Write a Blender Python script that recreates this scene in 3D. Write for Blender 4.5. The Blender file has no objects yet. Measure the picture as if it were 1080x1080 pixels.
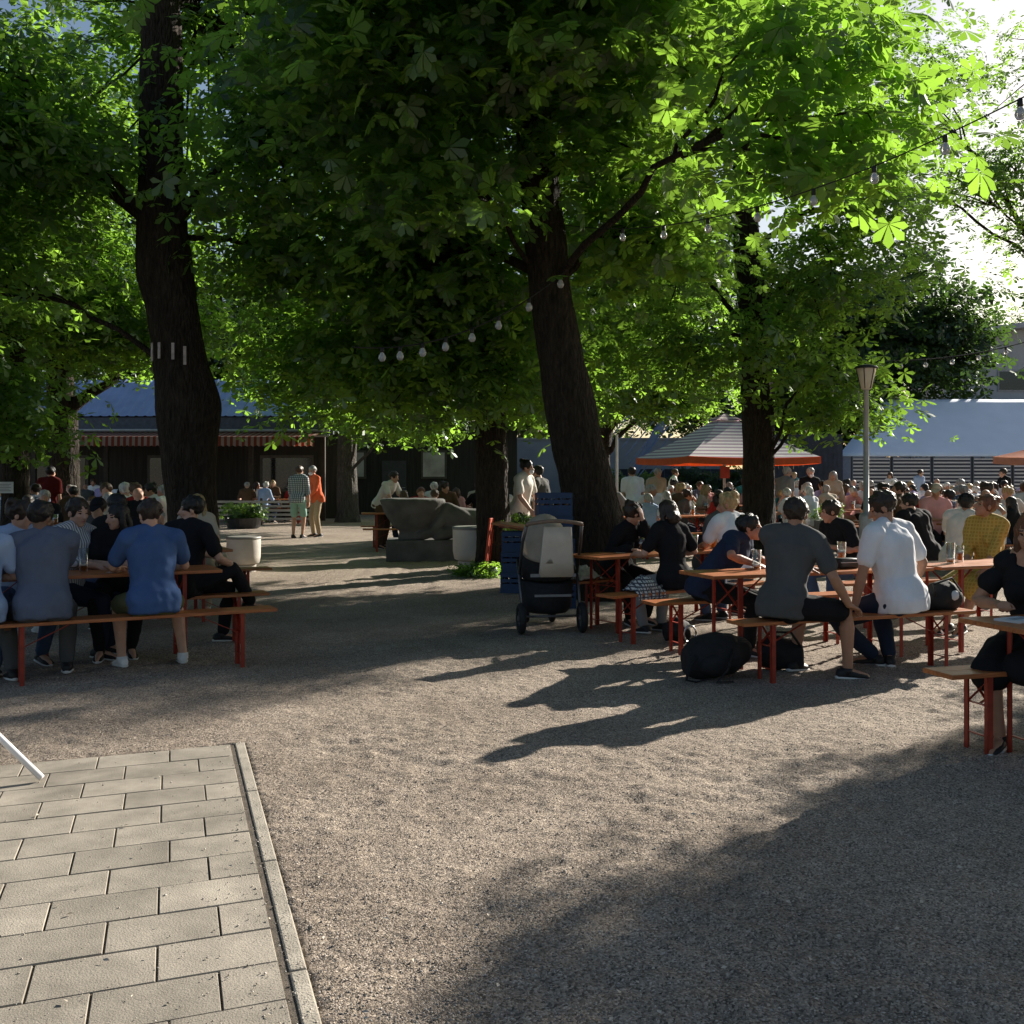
import bpy, bmesh, math, random
import numpy as np
from mathutils import Vector, Matrix, noise
V = Vector
R = math.radians
rnd = random.Random(7)
S = bpy.context.scene
COL = S.collection
# ------------------------------------------------------------------ survey of the place
F, CAMH, HOR = 1120.0, 1.58, 500.0          # lens, eye height, horizon row
def gx(px, d): return (px - 540.0) * d / F  # sideways metres at a distance
def gz(py, d): return CAMH - (py - HOR) * d / F
def W(px, py, d): return V((gx(px, d), d, gz(py, d)))
# ------------------------------------------------------------------ materials
MATS = {}
def new_mat(name):
    m = bpy.data.materials.new(name); m.use_nodes = True
    nt = m.node_tree
    return m, nt, nt.nodes['Principled BSDF']
def N(nt, t, **kw):
    n = nt.nodes.new(t)
    for k, v in kw.items():
        if k in n.inputs.keys(): n.inputs[k].default_value = v
        else: setattr(n, k, v)
    return n
def mat(name, col, rough=.7, var=.15, scale=8., bump=0., bscale=60., metal=0., spec=.4, stretch=None, coat=0.):
    """paint-like or cloth-like surface: base colour with a mottled variation of its own and a fine bump"""
    if name in MATS: return MATS[name]
    m, nt, b = new_mat(name)
    tc = N(nt, 'ShaderNodeTexCoord'); mp = N(nt, 'ShaderNodeMapping')
    if stretch: mp.inputs['Scale'].default_value = stretch
    nt.links.new(tc.outputs['Object'], mp.inputs[0])
    nz = N(nt, 'ShaderNodeTexNoise', Scale=scale, Detail=5.)
    nt.links.new(mp.outputs[0], nz.inputs['Vector'])
    rp = N(nt, 'ShaderNodeValToRGB')
    c = V(col)
    rp.color_ramp.elements[0].color = (*(c * (1 - var)), 1); rp.color_ramp.elements[0].position = .3
    rp.color_ramp.elements[1].color = (*(c * (1 + var)), 1); rp.color_ramp.elements[1].position = .7
    nt.links.new(nz.outputs[0], rp.inputs[0]); nt.links.new(rp.outputs[0], b.inputs['Base Color'])
    b.inputs['Roughness'].default_value = rough; b.inputs['Metallic'].default_value = metal
    b.inputs['Specular IOR Level'].default_value = spec; b.inputs['Coat Weight'].default_value = coat
    if bump:
        n2 = N(nt, 'ShaderNodeTexNoise', Scale=bscale, Detail=4.)
        nt.links.new(mp.outputs[0], n2.inputs['Vector'])
        bp = N(nt, 'ShaderNodeBump', Strength=bump, Distance=.01)
        nt.links.new(n2.outputs[0], bp.inputs['Height']); nt.links.new(bp.outputs[0], b.inputs['Normal'])
    MATS[name] = m
    return m
def band_mat(name, ca, cb, axis, freq, duty=.5, rough=.8, phase=0.):
    """woven stripes running across one object axis"""
    if name in MATS: return MATS[name]
    m, nt, b = new_mat(name)
    tc = N(nt, 'ShaderNodeTexCoord'); sp = N(nt, 'ShaderNodeSeparateXYZ')
    nt.links.new(tc.outputs['Object'], sp.inputs[0])
    mu = N(nt, 'ShaderNodeMath', operation='MULTIPLY_ADD'); mu.inputs[1].default_value = freq; mu.inputs[2].default_value = 50. + phase
    fr = N(nt, 'ShaderNodeMath', operation='FRACT'); gt = N(nt, 'ShaderNodeMath', operation='GREATER_THAN'); gt.inputs[1].default_value = duty
    nt.links.new(sp.outputs[axis], mu.inputs[0]); nt.links.new(mu.outputs[0], fr.inputs[0]); nt.links.new(fr.outputs[0], gt.inputs[0])
    mx = N(nt, 'ShaderNodeMix', data_type='RGBA')
    mx.inputs[6].default_value = (*ca, 1); mx.inputs[7].default_value = (*cb, 1)
    nt.links.new(gt.outputs[0], mx.inputs[0]); nt.links.new(mx.outputs[2], b.inputs['Base Color'])
    b.inputs['Roughness'].default_value = rough
    MATS[name] = m
    return m
def check_mat(name, ca, cb, cell):
    if name in MATS: return MATS[name]
    m, nt, b = new_mat(name)
    tc = N(nt, 'ShaderNodeTexCoord'); sp = N(nt, 'ShaderNodeSeparateXYZ'); nt.links.new(tc.outputs['Object'], sp.inputs[0])
    outs = []
    for ax in (0, 2):
        mu = N(nt, 'ShaderNodeMath', operation='MULTIPLY_ADD'); mu.inputs[1].default_value = 1 / cell; mu.inputs[2].default_value = 50.
        fr = N(nt, 'ShaderNodeMath', operation='FRACT'); gt = N(nt, 'ShaderNodeMath', operation='GREATER_THAN'); gt.inputs[1].default_value = .62
        nt.links.new(sp.outputs[ax], mu.inputs[0]); nt.links.new(mu.outputs[0], fr.inputs[0]); nt.links.new(fr.outputs[0], gt.inputs[0]); outs.append(gt)
    mxm = N(nt, 'ShaderNodeMath', operation='MAXIMUM'); nt.links.new(outs[0].outputs[0], mxm.inputs[0]); nt.links.new(outs[1].outputs[0], mxm.inputs[1])
    mx = N(nt, 'ShaderNodeMix', data_type='RGBA'); mx.inputs[6].default_value = (*ca, 1); mx.inputs[7].default_value = (*cb, 1)
    nt.links.new(mxm.outputs[0], mx.inputs[0]); nt.links.new(mx.outputs[2], b.inputs['Base Color']); b.inputs['Roughness'].default_value = .85
    MATS[name] = m
    return m
def wood_mat(name, ca, cb, rough=.35):
    """lacquered softwood planks with grain along x and scuffs"""
    if name in MATS: return MATS[name]
    m, nt, b = new_mat(name)
    tc = N(nt, 'ShaderNodeTexCoord'); mp = N(nt, 'ShaderNodeMapping'); mp.inputs['Scale'].default_value = (1.2, 16, 16)
    oi = N(nt, 'ShaderNodeObjectInfo'); ad = N(nt, 'ShaderNodeVectorMath', operation='ADD')
    nt.links.new(tc.outputs['Object'], ad.inputs[0]); nt.links.new(oi.outputs['Random'], ad.inputs[1])
    nt.links.new(ad.outputs[0], mp.inputs[0])
    nz = N(nt, 'ShaderNodeTexNoise', Scale=3., Detail=6., Distortion=1.2); nt.links.new(mp.outputs[0], nz.inputs['Vector'])
    rp = N(nt, 'ShaderNodeValToRGB'); rp.color_ramp.elements[0].color = (*ca, 1); rp.color_ramp.elements[0].position = .32
    rp.color_ramp.elements[1].color = (*cb, 1); rp.color_ramp.elements[1].position = .66
    nt.links.new(nz.outputs[0], rp.inputs[0])
    n2 = N(nt, 'ShaderNodeTexNoise', Scale=5., Detail=8., Roughness=.7); nt.links.new(ad.outputs[0], n2.inputs['Vector'])
    hs = N(nt, 'ShaderNodeHueSaturation'); mr = N(nt, 'ShaderNodeMapRange'); mr.inputs[3].default_value = .72; mr.inputs[4].default_value = 1.22
    nt.links.new(n2.outputs[0], mr.inputs[0]); nt.links.new(mr.outputs[0], hs.inputs['Value']); nt.links.new(rp.outputs[0], hs.inputs['Color'])
    nt.links.new(hs.outputs[0], b.inputs['Base Color'])
    m2 = N(nt, 'ShaderNodeMapRange'); m2.inputs[3].default_value = rough - .1; m2.inputs[4].default_value = rough + .25
    nt.links.new(n2.outputs[0], m2.inputs[0]); nt.links.new(m2.outputs[0], b.inputs['Roughness'])
    bp = N(nt, 'ShaderNodeBump', Strength=.15, Distance=.004); nt.links.new(nz.outputs[0], bp.inputs['Height']); nt.links.new(bp.outputs[0], b.inputs['Normal'])
    MATS[name] = m
    return m
def leaf_mat(name, dark, light, trans, tw=.5):
    """leaf blades: reflecting face colour and light passing through the blade, each leaf a little different"""
    m, nt, b = new_mat(name)
    nt.nodes.remove(b); out = nt.nodes['Material Output']
    ge = N(nt, 'ShaderNodeNewGeometry')
    rp = N(nt, 'ShaderNodeValToRGB'); rp.color_ramp.elements[0].color = (*dark, 1); rp.color_ramp.elements[1].color = (*light, 1)
    nt.links.new(ge.outputs['Random Per Island'], rp.inputs[0])
    tr = N(nt, 'ShaderNodeValToRGB'); tr.color_ramp.elements[0].color = (*(V(trans) * .72), 1); tr.color_ramp.elements[1].color = (*trans, 1)
    nt.links.new(ge.outputs['Random Per Island'], tr.inputs[0])
    d = N(nt, 'ShaderNodeBsdfDiffuse'); t = N(nt, 'ShaderNodeBsdfTranslucent'); g = N(nt, 'ShaderNodeBsdfGlossy', Roughness=.42)
    g.inputs['Color'].default_value = (.9, .95, .9, 1)
    nt.links.new(rp.outputs[0], d.inputs[0]); nt.links.new(tr.outputs[0], t.inputs[0])
    a = N(nt, 'ShaderNodeMixShader'); a.inputs[0].default_value = tw
    nt.links.new(d.outputs[0], a.inputs[1]); nt.links.new(t.outputs[0], a.inputs[2])
    c = N(nt, 'ShaderNodeMixShader'); c.inputs[0].default_value = .05
    nt.links.new(a.outputs[0], c.inputs[1]); nt.links.new(g.outputs[0], c.inputs[2]); nt.links.new(c.outputs[0], out.inputs[0])
    return m
def bark_mat(name, ca, cb):
    m, nt, b = new_mat(name)
    tc = N(nt, 'ShaderNodeTexCoord'); mp = N(nt, 'ShaderNodeMapping'); mp.inputs['Scale'].default_value = (9, 9, 2.2)
    nt.links.new(tc.outputs['Object'], mp.inputs[0])
    nz = N(nt, 'ShaderNodeTexNoise', Scale=2.4, Detail=9., Roughness=.65, Distortion=.6); nt.links.new(mp.outputs[0], nz.inputs['Vector'])
    vo = N(nt, 'ShaderNodeTexVoronoi', Scale=2.2, feature='DISTANCE_TO_EDGE'); nt.links.new(mp.outputs[0], vo.inputs['Vector'])
    rp = N(nt, 'ShaderNodeValToRGB'); rp.color_ramp.elements[0].color = (*ca, 1); rp.color_ramp.elements[0].position = .3
    rp.color_ramp.elements[1].color = (*cb, 1); rp.color_ramp.elements[1].position = .72
    nt.links.new(nz.outputs[0], rp.inputs[0]); nt.links.new(rp.outputs[0], b.inputs['Base Color'])
    mm = N(nt, 'ShaderNodeMath', operation='MULTIPLY'); nt.links.new(nz.outputs[0], mm.inputs[0])
    mr = N(nt, 'ShaderNodeMapRange'); mr.inputs[2].default_value = .25; mr.inputs[3].default_value = .25
    nt.links.new(vo.outputs['Distance'], mr.inputs[0]); nt.links.new(mr.outputs[0], mm.inputs[1])
    bp = N(nt, 'ShaderNodeBump', Strength=1., Distance=.09); nt.links.new(mm.outputs[0], bp.inputs['Height']); nt.links.new(bp.outputs[0], b.inputs['Normal'])
    b.inputs['Roughness'].default_value = .9; b.inputs['Specular IOR Level'].default_value = .2
    return m
def gravel_mat():
    m, nt, b = new_mat('gravel')
    tc = N(nt, 'ShaderNodeTexCoord')
    vo = N(nt, 'ShaderNodeTexVoronoi', Scale=135.); nt.links.new(tc.outputs['Object'], vo.inputs['Vector'])
    bw = N(nt, 'ShaderNodeRGBToBW'); nt.links.new(vo.outputs['Color'], bw.inputs[0])
    rp = N(nt, 'ShaderNodeValToRGB'); e = rp.color_ramp.elements
    e[0].color = (.115, .10, .086, 1); e[0].position = .12; e[1].color = (.68, .60, .52, 1); e[1].position = .92
    x = e.new(.45); x.color = (.340, .288, .236, 1); x = e.new(.7); x.color = (.465, .40, .33, 1)
    nt.links.new(bw.outputs[0], rp.inputs[0])
    n1 = N(nt, 'ShaderNodeTexNoise', Scale=.8, Detail=9., Roughness=.68); nt.links.new(tc.outputs['Object'], n1.inputs['Vector'])
    r1 = N(nt, 'ShaderNodeValToRGB'); r1.color_ramp.elements[0].color = (.68, .64, .60, 1); r1.color_ramp.elements[0].position = .32
    r1.color_ramp.elements[1].color = (1.10, 1.06, 1.01, 1); r1.color_ramp.elements[1].position = .66
    nt.links.new(n1.outputs[0], r1.inputs[0])
    mx = N(nt, 'ShaderNodeMix', data_type='RGBA', blend_type='MULTIPLY'); mx.inputs[0].default_value = 1.
    nt.links.new(rp.outputs[0], mx.inputs[6]); nt.links.new(r1.outputs[0], mx.inputs[7])
    nt.links.new(mx.outputs[2], b.inputs['Base Color'])
    n2 = N(nt, 'ShaderNodeTexNoise', Scale=14., Detail=6., Roughness=.7); nt.links.new(tc.outputs['Object'], n2.inputs['Vector'])
    b1 = N(nt, 'ShaderNodeBump', Strength=.9, Distance=.04); nt.links.new(n2.outputs[0], b1.inputs['Height'])
    b2 = N(nt, 'ShaderNodeBump', Strength=.8, Distance=.006, invert=True); nt.links.new(vo.outputs['Distance'], b2.inputs['Height'])
    nt.links.new(b1.outputs[0], b2.inputs['Normal']); nt.links.new(b2.outputs[0], b.inputs['Normal'])
    b.inputs['Roughness'].default_value = .95; b.inputs['Specular IOR Level'].default_value = .15
    return m
def glass_mat(name, col, rough=.03):
    if name in MATS: return MATS[name]
    m, nt, b = new_mat(name)
    b.inputs['Base Color'].default_value = (*col, 1); b.inputs['Transmission Weight'].default_value = 1.; b.inputs['Roughness'].default_value = rough; b.inputs['IOR'].default_value = 1.4
    MATS[name] = m
    return m
PLANK = wood_mat('beer_table_wood', (.30, .085, .022), (.50, .17, .05))
RED = mat('red_steel_paint', (.30, .032, .014), .45, .2, 20., .1, 90.)
DARKSTEEL = mat('dark_steel', (.03, .03, .032), .4, .2, 10.)
CHROME = mat('bare_steel', (.55, .56, .58), .3, .1, 20., metal=1.)
BARK = bark_mat('bark', (.012, .0095, .007), (.062, .048, .035))
BARKL = bark_mat('pale_bark', (.05, .045, .04), (.17, .15, .13))
LEAF = leaf_mat('chestnut_leaf', (.010, .036, .011), (.038, .092, .024), (.33, .60, .06), .58)
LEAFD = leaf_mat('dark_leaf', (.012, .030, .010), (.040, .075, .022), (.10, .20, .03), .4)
LEAFS = leaf_mat('small_leaf', (.03, .07, .012), (.07, .14, .03), (.20, .36, .04), .5)
# ------------------------------------------------------------------ mesh helpers
def obj(name, bm, m=None, parent=None, loc=None, rz=0., smooth=False):
    if isinstance(bm, bpy.types.Mesh): me = bm
    else:
        me = bpy.data.meshes.new(name); bm.to_mesh(me); bm.free()
    if m is not None and len(me.materials) == 0:
        for k in (m if isinstance(m, (list, tuple)) else [m]): me.materials.append(k)
    if smooth:
        for p in me.polygons: p.use_smooth = True
    o = bpy.data.objects.new(name, me); COL.objects.link(o)
    if parent is not None: o.parent = parent
    if loc is not None: o.location = loc
    o.rotation_euler.z = rz
    return o
def tag(o, label, cat, group=None, kind=None):
    if label: o['label'] = label
    if cat: o['category'] = cat
    if group: o['group'] = group
    if kind: o['kind'] = kind
    return o
def struct(name, bm, m, **k):
    o = obj(name, bm, m, **k); o['kind'] = 'structure'; return o
def thing(name, label, cat, loc=(0, 0, 0), rz=0., group=None):
    o = bpy.data.objects.new(name, None); COL.objects.link(o); o.empty_display_size = .2
    o.location = loc; o.rotation_euler.z = rz
    return tag(o, label, cat, group)
def dup(root, loc, rz, label, group=None):
    r = root.copy(); COL.objects.link(r); r.location = loc; r.rotation_euler.z = rz
    r['label'] = label
    if group: r['group'] = group
    for ch in list(root.children):
        c = ch.copy(); COL.objects.link(c); c.parent = r
        for g in list(ch.children):
            d = g.copy(); COL.objects.link(d); d.parent = c
    return r
def box(bm, c, s, M=None, bev=0., mi=0):
    r = bmesh.ops.create_cube(bm, size=1.)
    vs = r['verts']
    for v in vs:
        v.co = V((v.co.x * s[0], v.co.y * s[1], v.co.z * s[2]))
    if bev:
        es = list({e for v in vs for e in v.link_edges})
        g = bmesh.ops.bevel(bm, geom=es, offset=bev, segments=2, affect='EDGES', profile=.5)
        vs = list({v for f in g['faces'] for v in f.verts} | {v for v in vs if v.is_valid})
    for v in vs:
        if M is not None: v.co = M @ v.co
        v.co += V(c)
    if mi:
        for f in {f for v in vs for f in v.link_faces}: f.material_index = mi
    return vs
def bar(bm, a, b, w, t=None, up=(0, 0, 1)):
    a, b = V(a), V(b); d = b - a; L = d.length; z = d.normalized()
    x = V(up).cross(z)
    if x.length < 1e-3: x = V((1, 0, 0)).cross(z)
    if x.length < 1e-3: x = V((0, 1, 0)).cross(z)
    x.normalize(); y = z.cross(x)
    M = Matrix((x, y, z)).transposed()
    return box(bm, (a + b) / 2, (w, t or w, L), M)
def frames_along(pts):
    T = []
    for i in range(len(pts)):
        d = pts[min(i + 1, len(pts) - 1)] - pts[max(i - 1, 0)]
        T.append(d.normalized() if d.length > 1e-9 else V((0, 0, 1)))
    n = T[0].orthogonal().normalized(); out = []
    for t in T:
        n = (n - t * n.dot(t))
        n = n.normalized() if n.length > 1e-6 else t.orthogonal().normalized()
        out.append((n, t.cross(n)))
    return out
def loft(bm, rings, seg=12, mi=0, cap=True):
    """rings = (centre, axis_u, axis_v, ru, rv)"""
    vr = []
    for c, u, v, ru, rv in rings:
        vr.append([bm.verts.new(c + u * (ru * math.cos(2 * math.pi * k / seg)) + v * (rv * math.sin(2 * math.pi * k / seg))) for k in range(seg)])
    for a, b in zip(vr, vr[1:]):
        for k in range(seg):
            f = bm.faces.new((a[k], a[(k + 1) % seg], b[(k + 1) % seg], b[k])); f.material_index = mi
    if cap:
        f = bm.faces.new(list(reversed(vr[0]))); f.material_index = mi
        f = bm.faces.new(vr[-1]); f.material_index = mi
    return vr
def tube(bm, pts, r, seg=8, mi=0, flat=1.):
    """round tube through points with a radius per point and rounded ends"""
    pts = [V(p) for p in pts]
    rs = list(r) if isinstance(r, (list, tuple)) else [r] * len(pts)
    fr = frames_along(pts)
    return loft(bm, [(p, n, b, q, q * flat) for p, q, (n, b) in zip(pts, rs, fr)], seg, mi)
def limb(bm, pts, rs, seg=10):
    """tapered limb with hemispherical ends, smooth through its joints"""
    pts = [V(p) for p in pts]
    d0 = (pts[1] - pts[0]).normalized(); d1 = (pts[-1] - pts[-2]).normalized()
    P, Q = [], []
    for k in (.95, .7, .35): P.append(pts[0] - d0 * rs[0] * k); Q.append(rs[0] * math.sqrt(max(0, 1 - k * k)))
    for p, q in zip(pts, rs): P.append(p); Q.append(q)
    for k in (.35, .7, .95): P.append(pts[-1] + d1 * rs[-1] * k); Q.append(rs[-1] * math.sqrt(max(0, 1 - k * k)))
    tube(bm, P, Q, seg)
def ellipsoid(bm, c, r, M=None, sub=2):
    g = bmesh.ops.create_icosphere(bm, subdivisions=sub, radius=1.)
    for v in g['verts']:
        p = V((v.co.x * r[0], v.co.y * r[1], v.co.z * r[2]))
        v.co = (M @ p if M is not None else p) + V(c)
    return g['verts']
def lathe(bm, prof, seg=20, c=(0, 0, 0), mi=0, cap=True):
    c = V(c)
    return loft(bm, [(c + V((0, 0, z)), V((1, 0, 0)), V((0, 1, 0)), r, r) for r, z in prof], seg, mi, cap)
def remesh(bm, voxel, smooth=3, fac=.5):
    """fuse overlapping closed pieces of one body or garment into a single skin"""
    me = bpy.data.meshes.new('t'); bm.to_mesh(me); bm.free()
    o = bpy.data.objects.new('t', me); COL.objects.link(o)
    m = o.modifiers.new('r', 'REMESH'); m.mode = 'VOXEL'; m.voxel_size = voxel; m.use_smooth_shade = True
    if smooth:
        s = o.modifiers.new('s', 'SMOOTH'); s.iterations = smooth; s.factor = fac
    dg = bpy.context.evaluated_depsgraph_get(); dg.update()
    out = bpy.data.meshes.new_from_object(o.evaluated_get(dg))
    bpy.data.objects.remove(o); bpy.data.meshes.remove(me)
    for p in out.polygons: p.use_smooth = True
    return out
def co_of(me):
    a = np.empty(len(me.vertices) * 3, np.float32); me.vertices.foreach_get('co', a); return a.reshape(-1, 3)
def wrinkle(me, amp, freq, seed=0., stretch=(1, 1, .55)):
    a = co_of(me); nn = np.empty(len(a) * 3, np.float32); me.vertices.foreach_get('normal', nn); nn = nn.reshape(-1, 3)
    h = .55 + np.array([noise.noise(V((p[0] * stretch[0] * freq + seed, p[1] * stretch[1] * freq, p[2] * stretch[2] * freq)))
                  + .5 * noise.noise(V((p[0] * freq * 2.1, p[1] * freq * 2.1 + seed, p[2] * freq * 2.1))) for p in a.tolist()], np.float32)
    a += nn * (h * amp)[:, None]
    me.vertices.foreach_set('co', a.ravel()); me.update()
    return me
# ------------------------------------------------------------------ people
SKIN = {k: mat('skin_' + k, c, .55, .1, 14., .08, 150., spec=.35) for k, c in
        dict(fair=(.52, .30, .21), tan=(.40, .21, .13), red=(.47, .23, .15), brown=(.22, .115, .07)).items()}
HAIR = {k: mat('hair_' + k, c, .5, .45, 30., .5, 120., stretch=(1, 1, .3)) for k, c in
        dict(black=(.012, .010, .009), dark=(.028, .018, .012), brown=(.075, .042, .022), blond=(.40, .28, .13), grey=(.33, .32, .30), white=(.6, .58, .54), auburn=(.14, .055, .025)).items()}
DARKEYE = mat('eye_dark', (.015, .012, .01), .2); LIP = mat('lips', (.33, .15, .12), .5)
def cloth(name, col): return mat('cloth_' + name, col, .9, .12, 5., .55, 17., spec=.15, stretch=(1, 1, .6))
CL = {k: cloth(k, c) for k, c in dict(
    white=(.78, .78, .80), offwhite=(.66, .62, .56), paleblue=(.32, .42, .60), blue=(.055, .105, .235), slate=(.11, .13, .18), navy=(.022, .032, .065), black=(.013, .013, .015),
    charcoal=(.085, .085, .083), grey=(.24, .24, .24), red=(.28, .022, .02), darkred=(.11, .012, .012), orange=(.62, .13, .05), pink=(.60, .30, .28), olive=(.12, .12, .055), khaki=(.38, .30, .20), beige=(.50, .42, .32),
    mint=(.26, .44, .36), mustard=(.42, .25, .035), jeans=(.06, .09, .16), darkjeans=(.02, .028, .05), teal=(.03, .15, .17), brown=(.10, .06, .035), lilac=(.34, .28, .46), green=(.06, .18, .08)).items()}
CL['stripe'] = band_mat('cloth_striped', (.62, .62, .63), (.16, .17, .2), 0, 45., .5)
CL['bluestripe'] = band_mat('cloth_blue_striped', (.72, .72, .74), (.06, .10, .25), 2, 16., .55)
CL['check'] = check_mat('cloth_checked', (.60, .62, .62), (.06, .10, .13), .05)
CL['plaid'] = check_mat('cloth_plaid', (.20, .25, .34), (.06, .08, .13), .045)
CL['dots'] = check_mat('cloth_patterned', (.42, .25, .035), (.55, .36, .08), .035)
SHOE_B = mat('shoe_black', (.014, .014, .014), .6); SHOE_W = mat('shoe_white', (.7, .7, .68), .6); SOLE = mat('shoe_sole', (.6, .6, .57), .7)
def ik(a, c, l1, l2, pole):
    d = c - a; L = d.length; mx = (l1 + l2) * .999
    if L > mx: c = a + d * (mx / L); d = c - a; L = mx
    t = (l1 * l1 - l2 * l2 + L * L) / (2 * L); h = math.sqrt(max(0., l1 * l1 - t * t))
    u = d.normalized(); p = pole - u * pole.dot(u)
    p = p.normalized() if p.length > 1e-5 else u.orthogonal().normalized()
    return a + u * t + p * h, c
def rotated(v, axis, deg): return Matrix.Rotation(R(deg), 3, axis) @ v
def hand(bm, w, d, nrm, side, s, curl, thumb_out=.5):
    """palm, four unequal jointed fingers and a thumb leaving the side of the palm; nrm points out of the back of the hand"""
    d = d.normalized(); nrm = (nrm - d * nrm.dot(d)).normalized(); x = d.cross(nrm) * side   # x towards the thumb side
    rings = []
    for t, hw, th in ((-.02, .024, .02), (.0, .028, .019), (.03, .037, .018), (.06, .041, .016), (.088, .040, .013), (.098, .034, .009)):
        rings.append((w + d * t * s, x, nrm, hw * s, th * s))
    loft(bm, rings, 12)
    for k, (off, L) in enumerate(((.031, .074), (.0105, .084), (-.0105, .077), (-.030, .060))):
        a = 0.; p = w + d * .085 * s + x * off * s; P = [p - d * .02 * s, p]; dd = (d + x * off * 2.).normalized()
        for q, fr in enumerate((.44, .31, .25)):
            a += curl * (24, 38, 26)[q] * (1 + .12 * k)
            st = dd * math.cos(R(a)) - nrm * math.sin(R(a))
            p = p + st * (L * fr * s); P.append(p)
        limb(bm, P, [.0100 * s, .0100 * s, .0092 * s, .0086 * s, .0078 * s], 8)
    b = w + d * .022 * s + x * .026 * s
    m = b + (d * .6 + x * thumb_out - nrm * .35).normalized() * .045 * s
    e = m + (d * .9 + x * .15 - nrm * (.2 + .3 * curl)).normalized() * .030 * s
    f = e + (d * .95 - nrm * (.3 + .4 * curl)).normalized() * .026 * s
    limb(bm, [b - d * .01 * s, b, m, e, f], [.013 * s, .014 * s, .0118 * s, .0105 * s, .009 * s], 8)
DEF = dict(seat=.47, lean=8, side=0, twist=0, hyaw=0, hpitch=8, htilt=0, hands=None, feet=None, knees=None, toes=None, sleeve='short', leg='trousers', hair='short', slim=1., size=1.,
           female=False, curl=.45, hat=None, bulk=1., fold=1., strap=False, elbows=None, palm=None)
def build_person(pose, vox):
    """returns meshes of one posed figure facing +Y, standing or sitting on z=0"""
    q = dict(DEF); q.update(pose); s = q['size'] * (.95 if q['female'] else 1.); w = q['bulk'] * (.9 if q['female'] else 1.)
    X, Y, Z = V((1, 0, 0)), V((0, 1, 0)), V((0, 0, 1))
    seated = q['seat'] is not None
    P = V((0, 0, (q['seat'] + .095 * s) if seated else .93 * s))
    ax = lambda deg: rotated(rotated(Z, 'X', -deg), 'Y', q['side'])
    d1, d2 = ax(q['lean'] * .6), ax(q['lean'] * 1.25)
    wst = P + d1 * .17 * s; chest = wst + d2 * .19 * s; nb = chest + d2 * .18 * s
    Rw = rotated(X, 'Z', -q['twist'] * .45); Rc = rotated(X, 'Z', -q['twist'])
    def fr(r, d): r = (r - d * r.dot(d)).normalized(); return r, d.cross(r)
    R1, F1 = fr(X, d1); R2, F2 = fr(Rw, d1); R3, F3 = fr(Rc, d2)
    sw = (.185 if not q['female'] else .16) * s * (.5 + .5 * w)
    sh = {k: nb - d2 * .045 * s + R3 * sw * k - F3 * .01 for k in (1, -1)}
    yaw = q['hyaw']
    hd = fr(rotated(Rc, 'Z', -yaw), Z)
    nd = (d2 * .5 + Z * .6 + F3 * .12).normalized()
    hc = nb + nd * .15 * s + F3 * .015
    HU = rotated(rotated(Z, 'X', -q['hpitch']), 'Y', q['htilt']); HU = Matrix.Rotation(-math.atan2(hd[1].x, hd[1].y), 3, 'Z') @ HU
    HR, HF = fr(hd[0], HU)
    HM = Matrix((HR, HF, HU)).transposed()
    H = lambda x, y, z: hc + HM @ (V((x, y, z)) * s)
    hip = {k: P + R1 * .092 * s * k for k in (1, -1)}
    ul, ll = .44 * s, .42 * s
    arms, legs = {}, {}
    hands = q['hands'] or [(.13, .36, .80), (-.13, .36, .80)]
    if not seated and q['hands'] is None: hands = [(.25, .06, .84 * s), (-.25, .06, .84 * s)]
    feet = q['feet'] or ([(.13, .38, .085), (-.12, .33, .085)] if seated else [(.11, .03, .085), (-.11, -.02, .085)])
    for i, k in enumerate((1, -1)):
        pole = V(q['elbows'][i]) if q['elbows'] else (R3 * k * .7 - F3 * .45 - Z * .9)
        el, wr = ik(sh[k], V(hands[i]), .285 * s, .255 * s, pole); arms[k] = (sh[k], el, wr)
        pole = V(q['knees'][i]) if q['knees'] else (Y + Z * .6 + X * k * .28)
        kn, an = ik(hip[k], V(feet[i]), ul, ll, pole); legs[k] = (hip[k], kn, an)
    toe = {}
    for i, k in enumerate((1, -1)):
        a = (q['toes'][i] if q['toes'] else 8 * k); toe[k] = V((math.sin(R(a)), math.cos(R(a)), -.08)).normalized()
    out = {}
    def torso(bm, g, top=True, lo=-.09, drape=False):
        if drape:
            b = F1 * -.030 * s
            rings = [(P + d1 * lo * s + b, R1, F1, (.176 * w + g) * s, (.146 * w + g) * s), (P + b, R1, F1, (.180 * w + g) * s, (.152 * w + g) * s),
                     (P + d1 * .08 * s + b * .6, R2, F2, (.170 * w + g) * s, (.138 * w + g) * s)]
        else: rings = [(P + d1 * lo * s, R1, F1, (.135 * w + g) * s, (.105 * w + g) * s), (P - d1 * .0, R1, F1, (.168 * w + g) * s, (.120 * w + g) * s),
                 (P + d1 * .08 * s, R2, F2, (.158 * w + g) * s, (.114 * w + g) * s)]
        ww = .82 if q['female'] else .95
        rings += [(wst, R2, F2, (.150 * w * ww + g) * s, (.108 * w * ww + g) * s), (chest, R3, F3, (.165 * w + g) * s, (.118 * w + g) * s),
                  (chest + d2 * .08 * s, R3, F3, (.172 * w + g) * s, (.114 * w + g) * s), (chest + d2 * .14 * s, R3, F3, (.150 * w + g * .8) * s, (.088 * w + g * .8) * s)]
        if top: rings += [(nb + d2 * .0 * s, R3, F3, (.088 + g * .6) * s, (.070 + g * .6) * s), (nb + d2 * .025 * s, R3, F3, (.064 + g * .5) * s, (.060 + g * .5) * s)]
        loft(bm, rings, 16)
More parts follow.
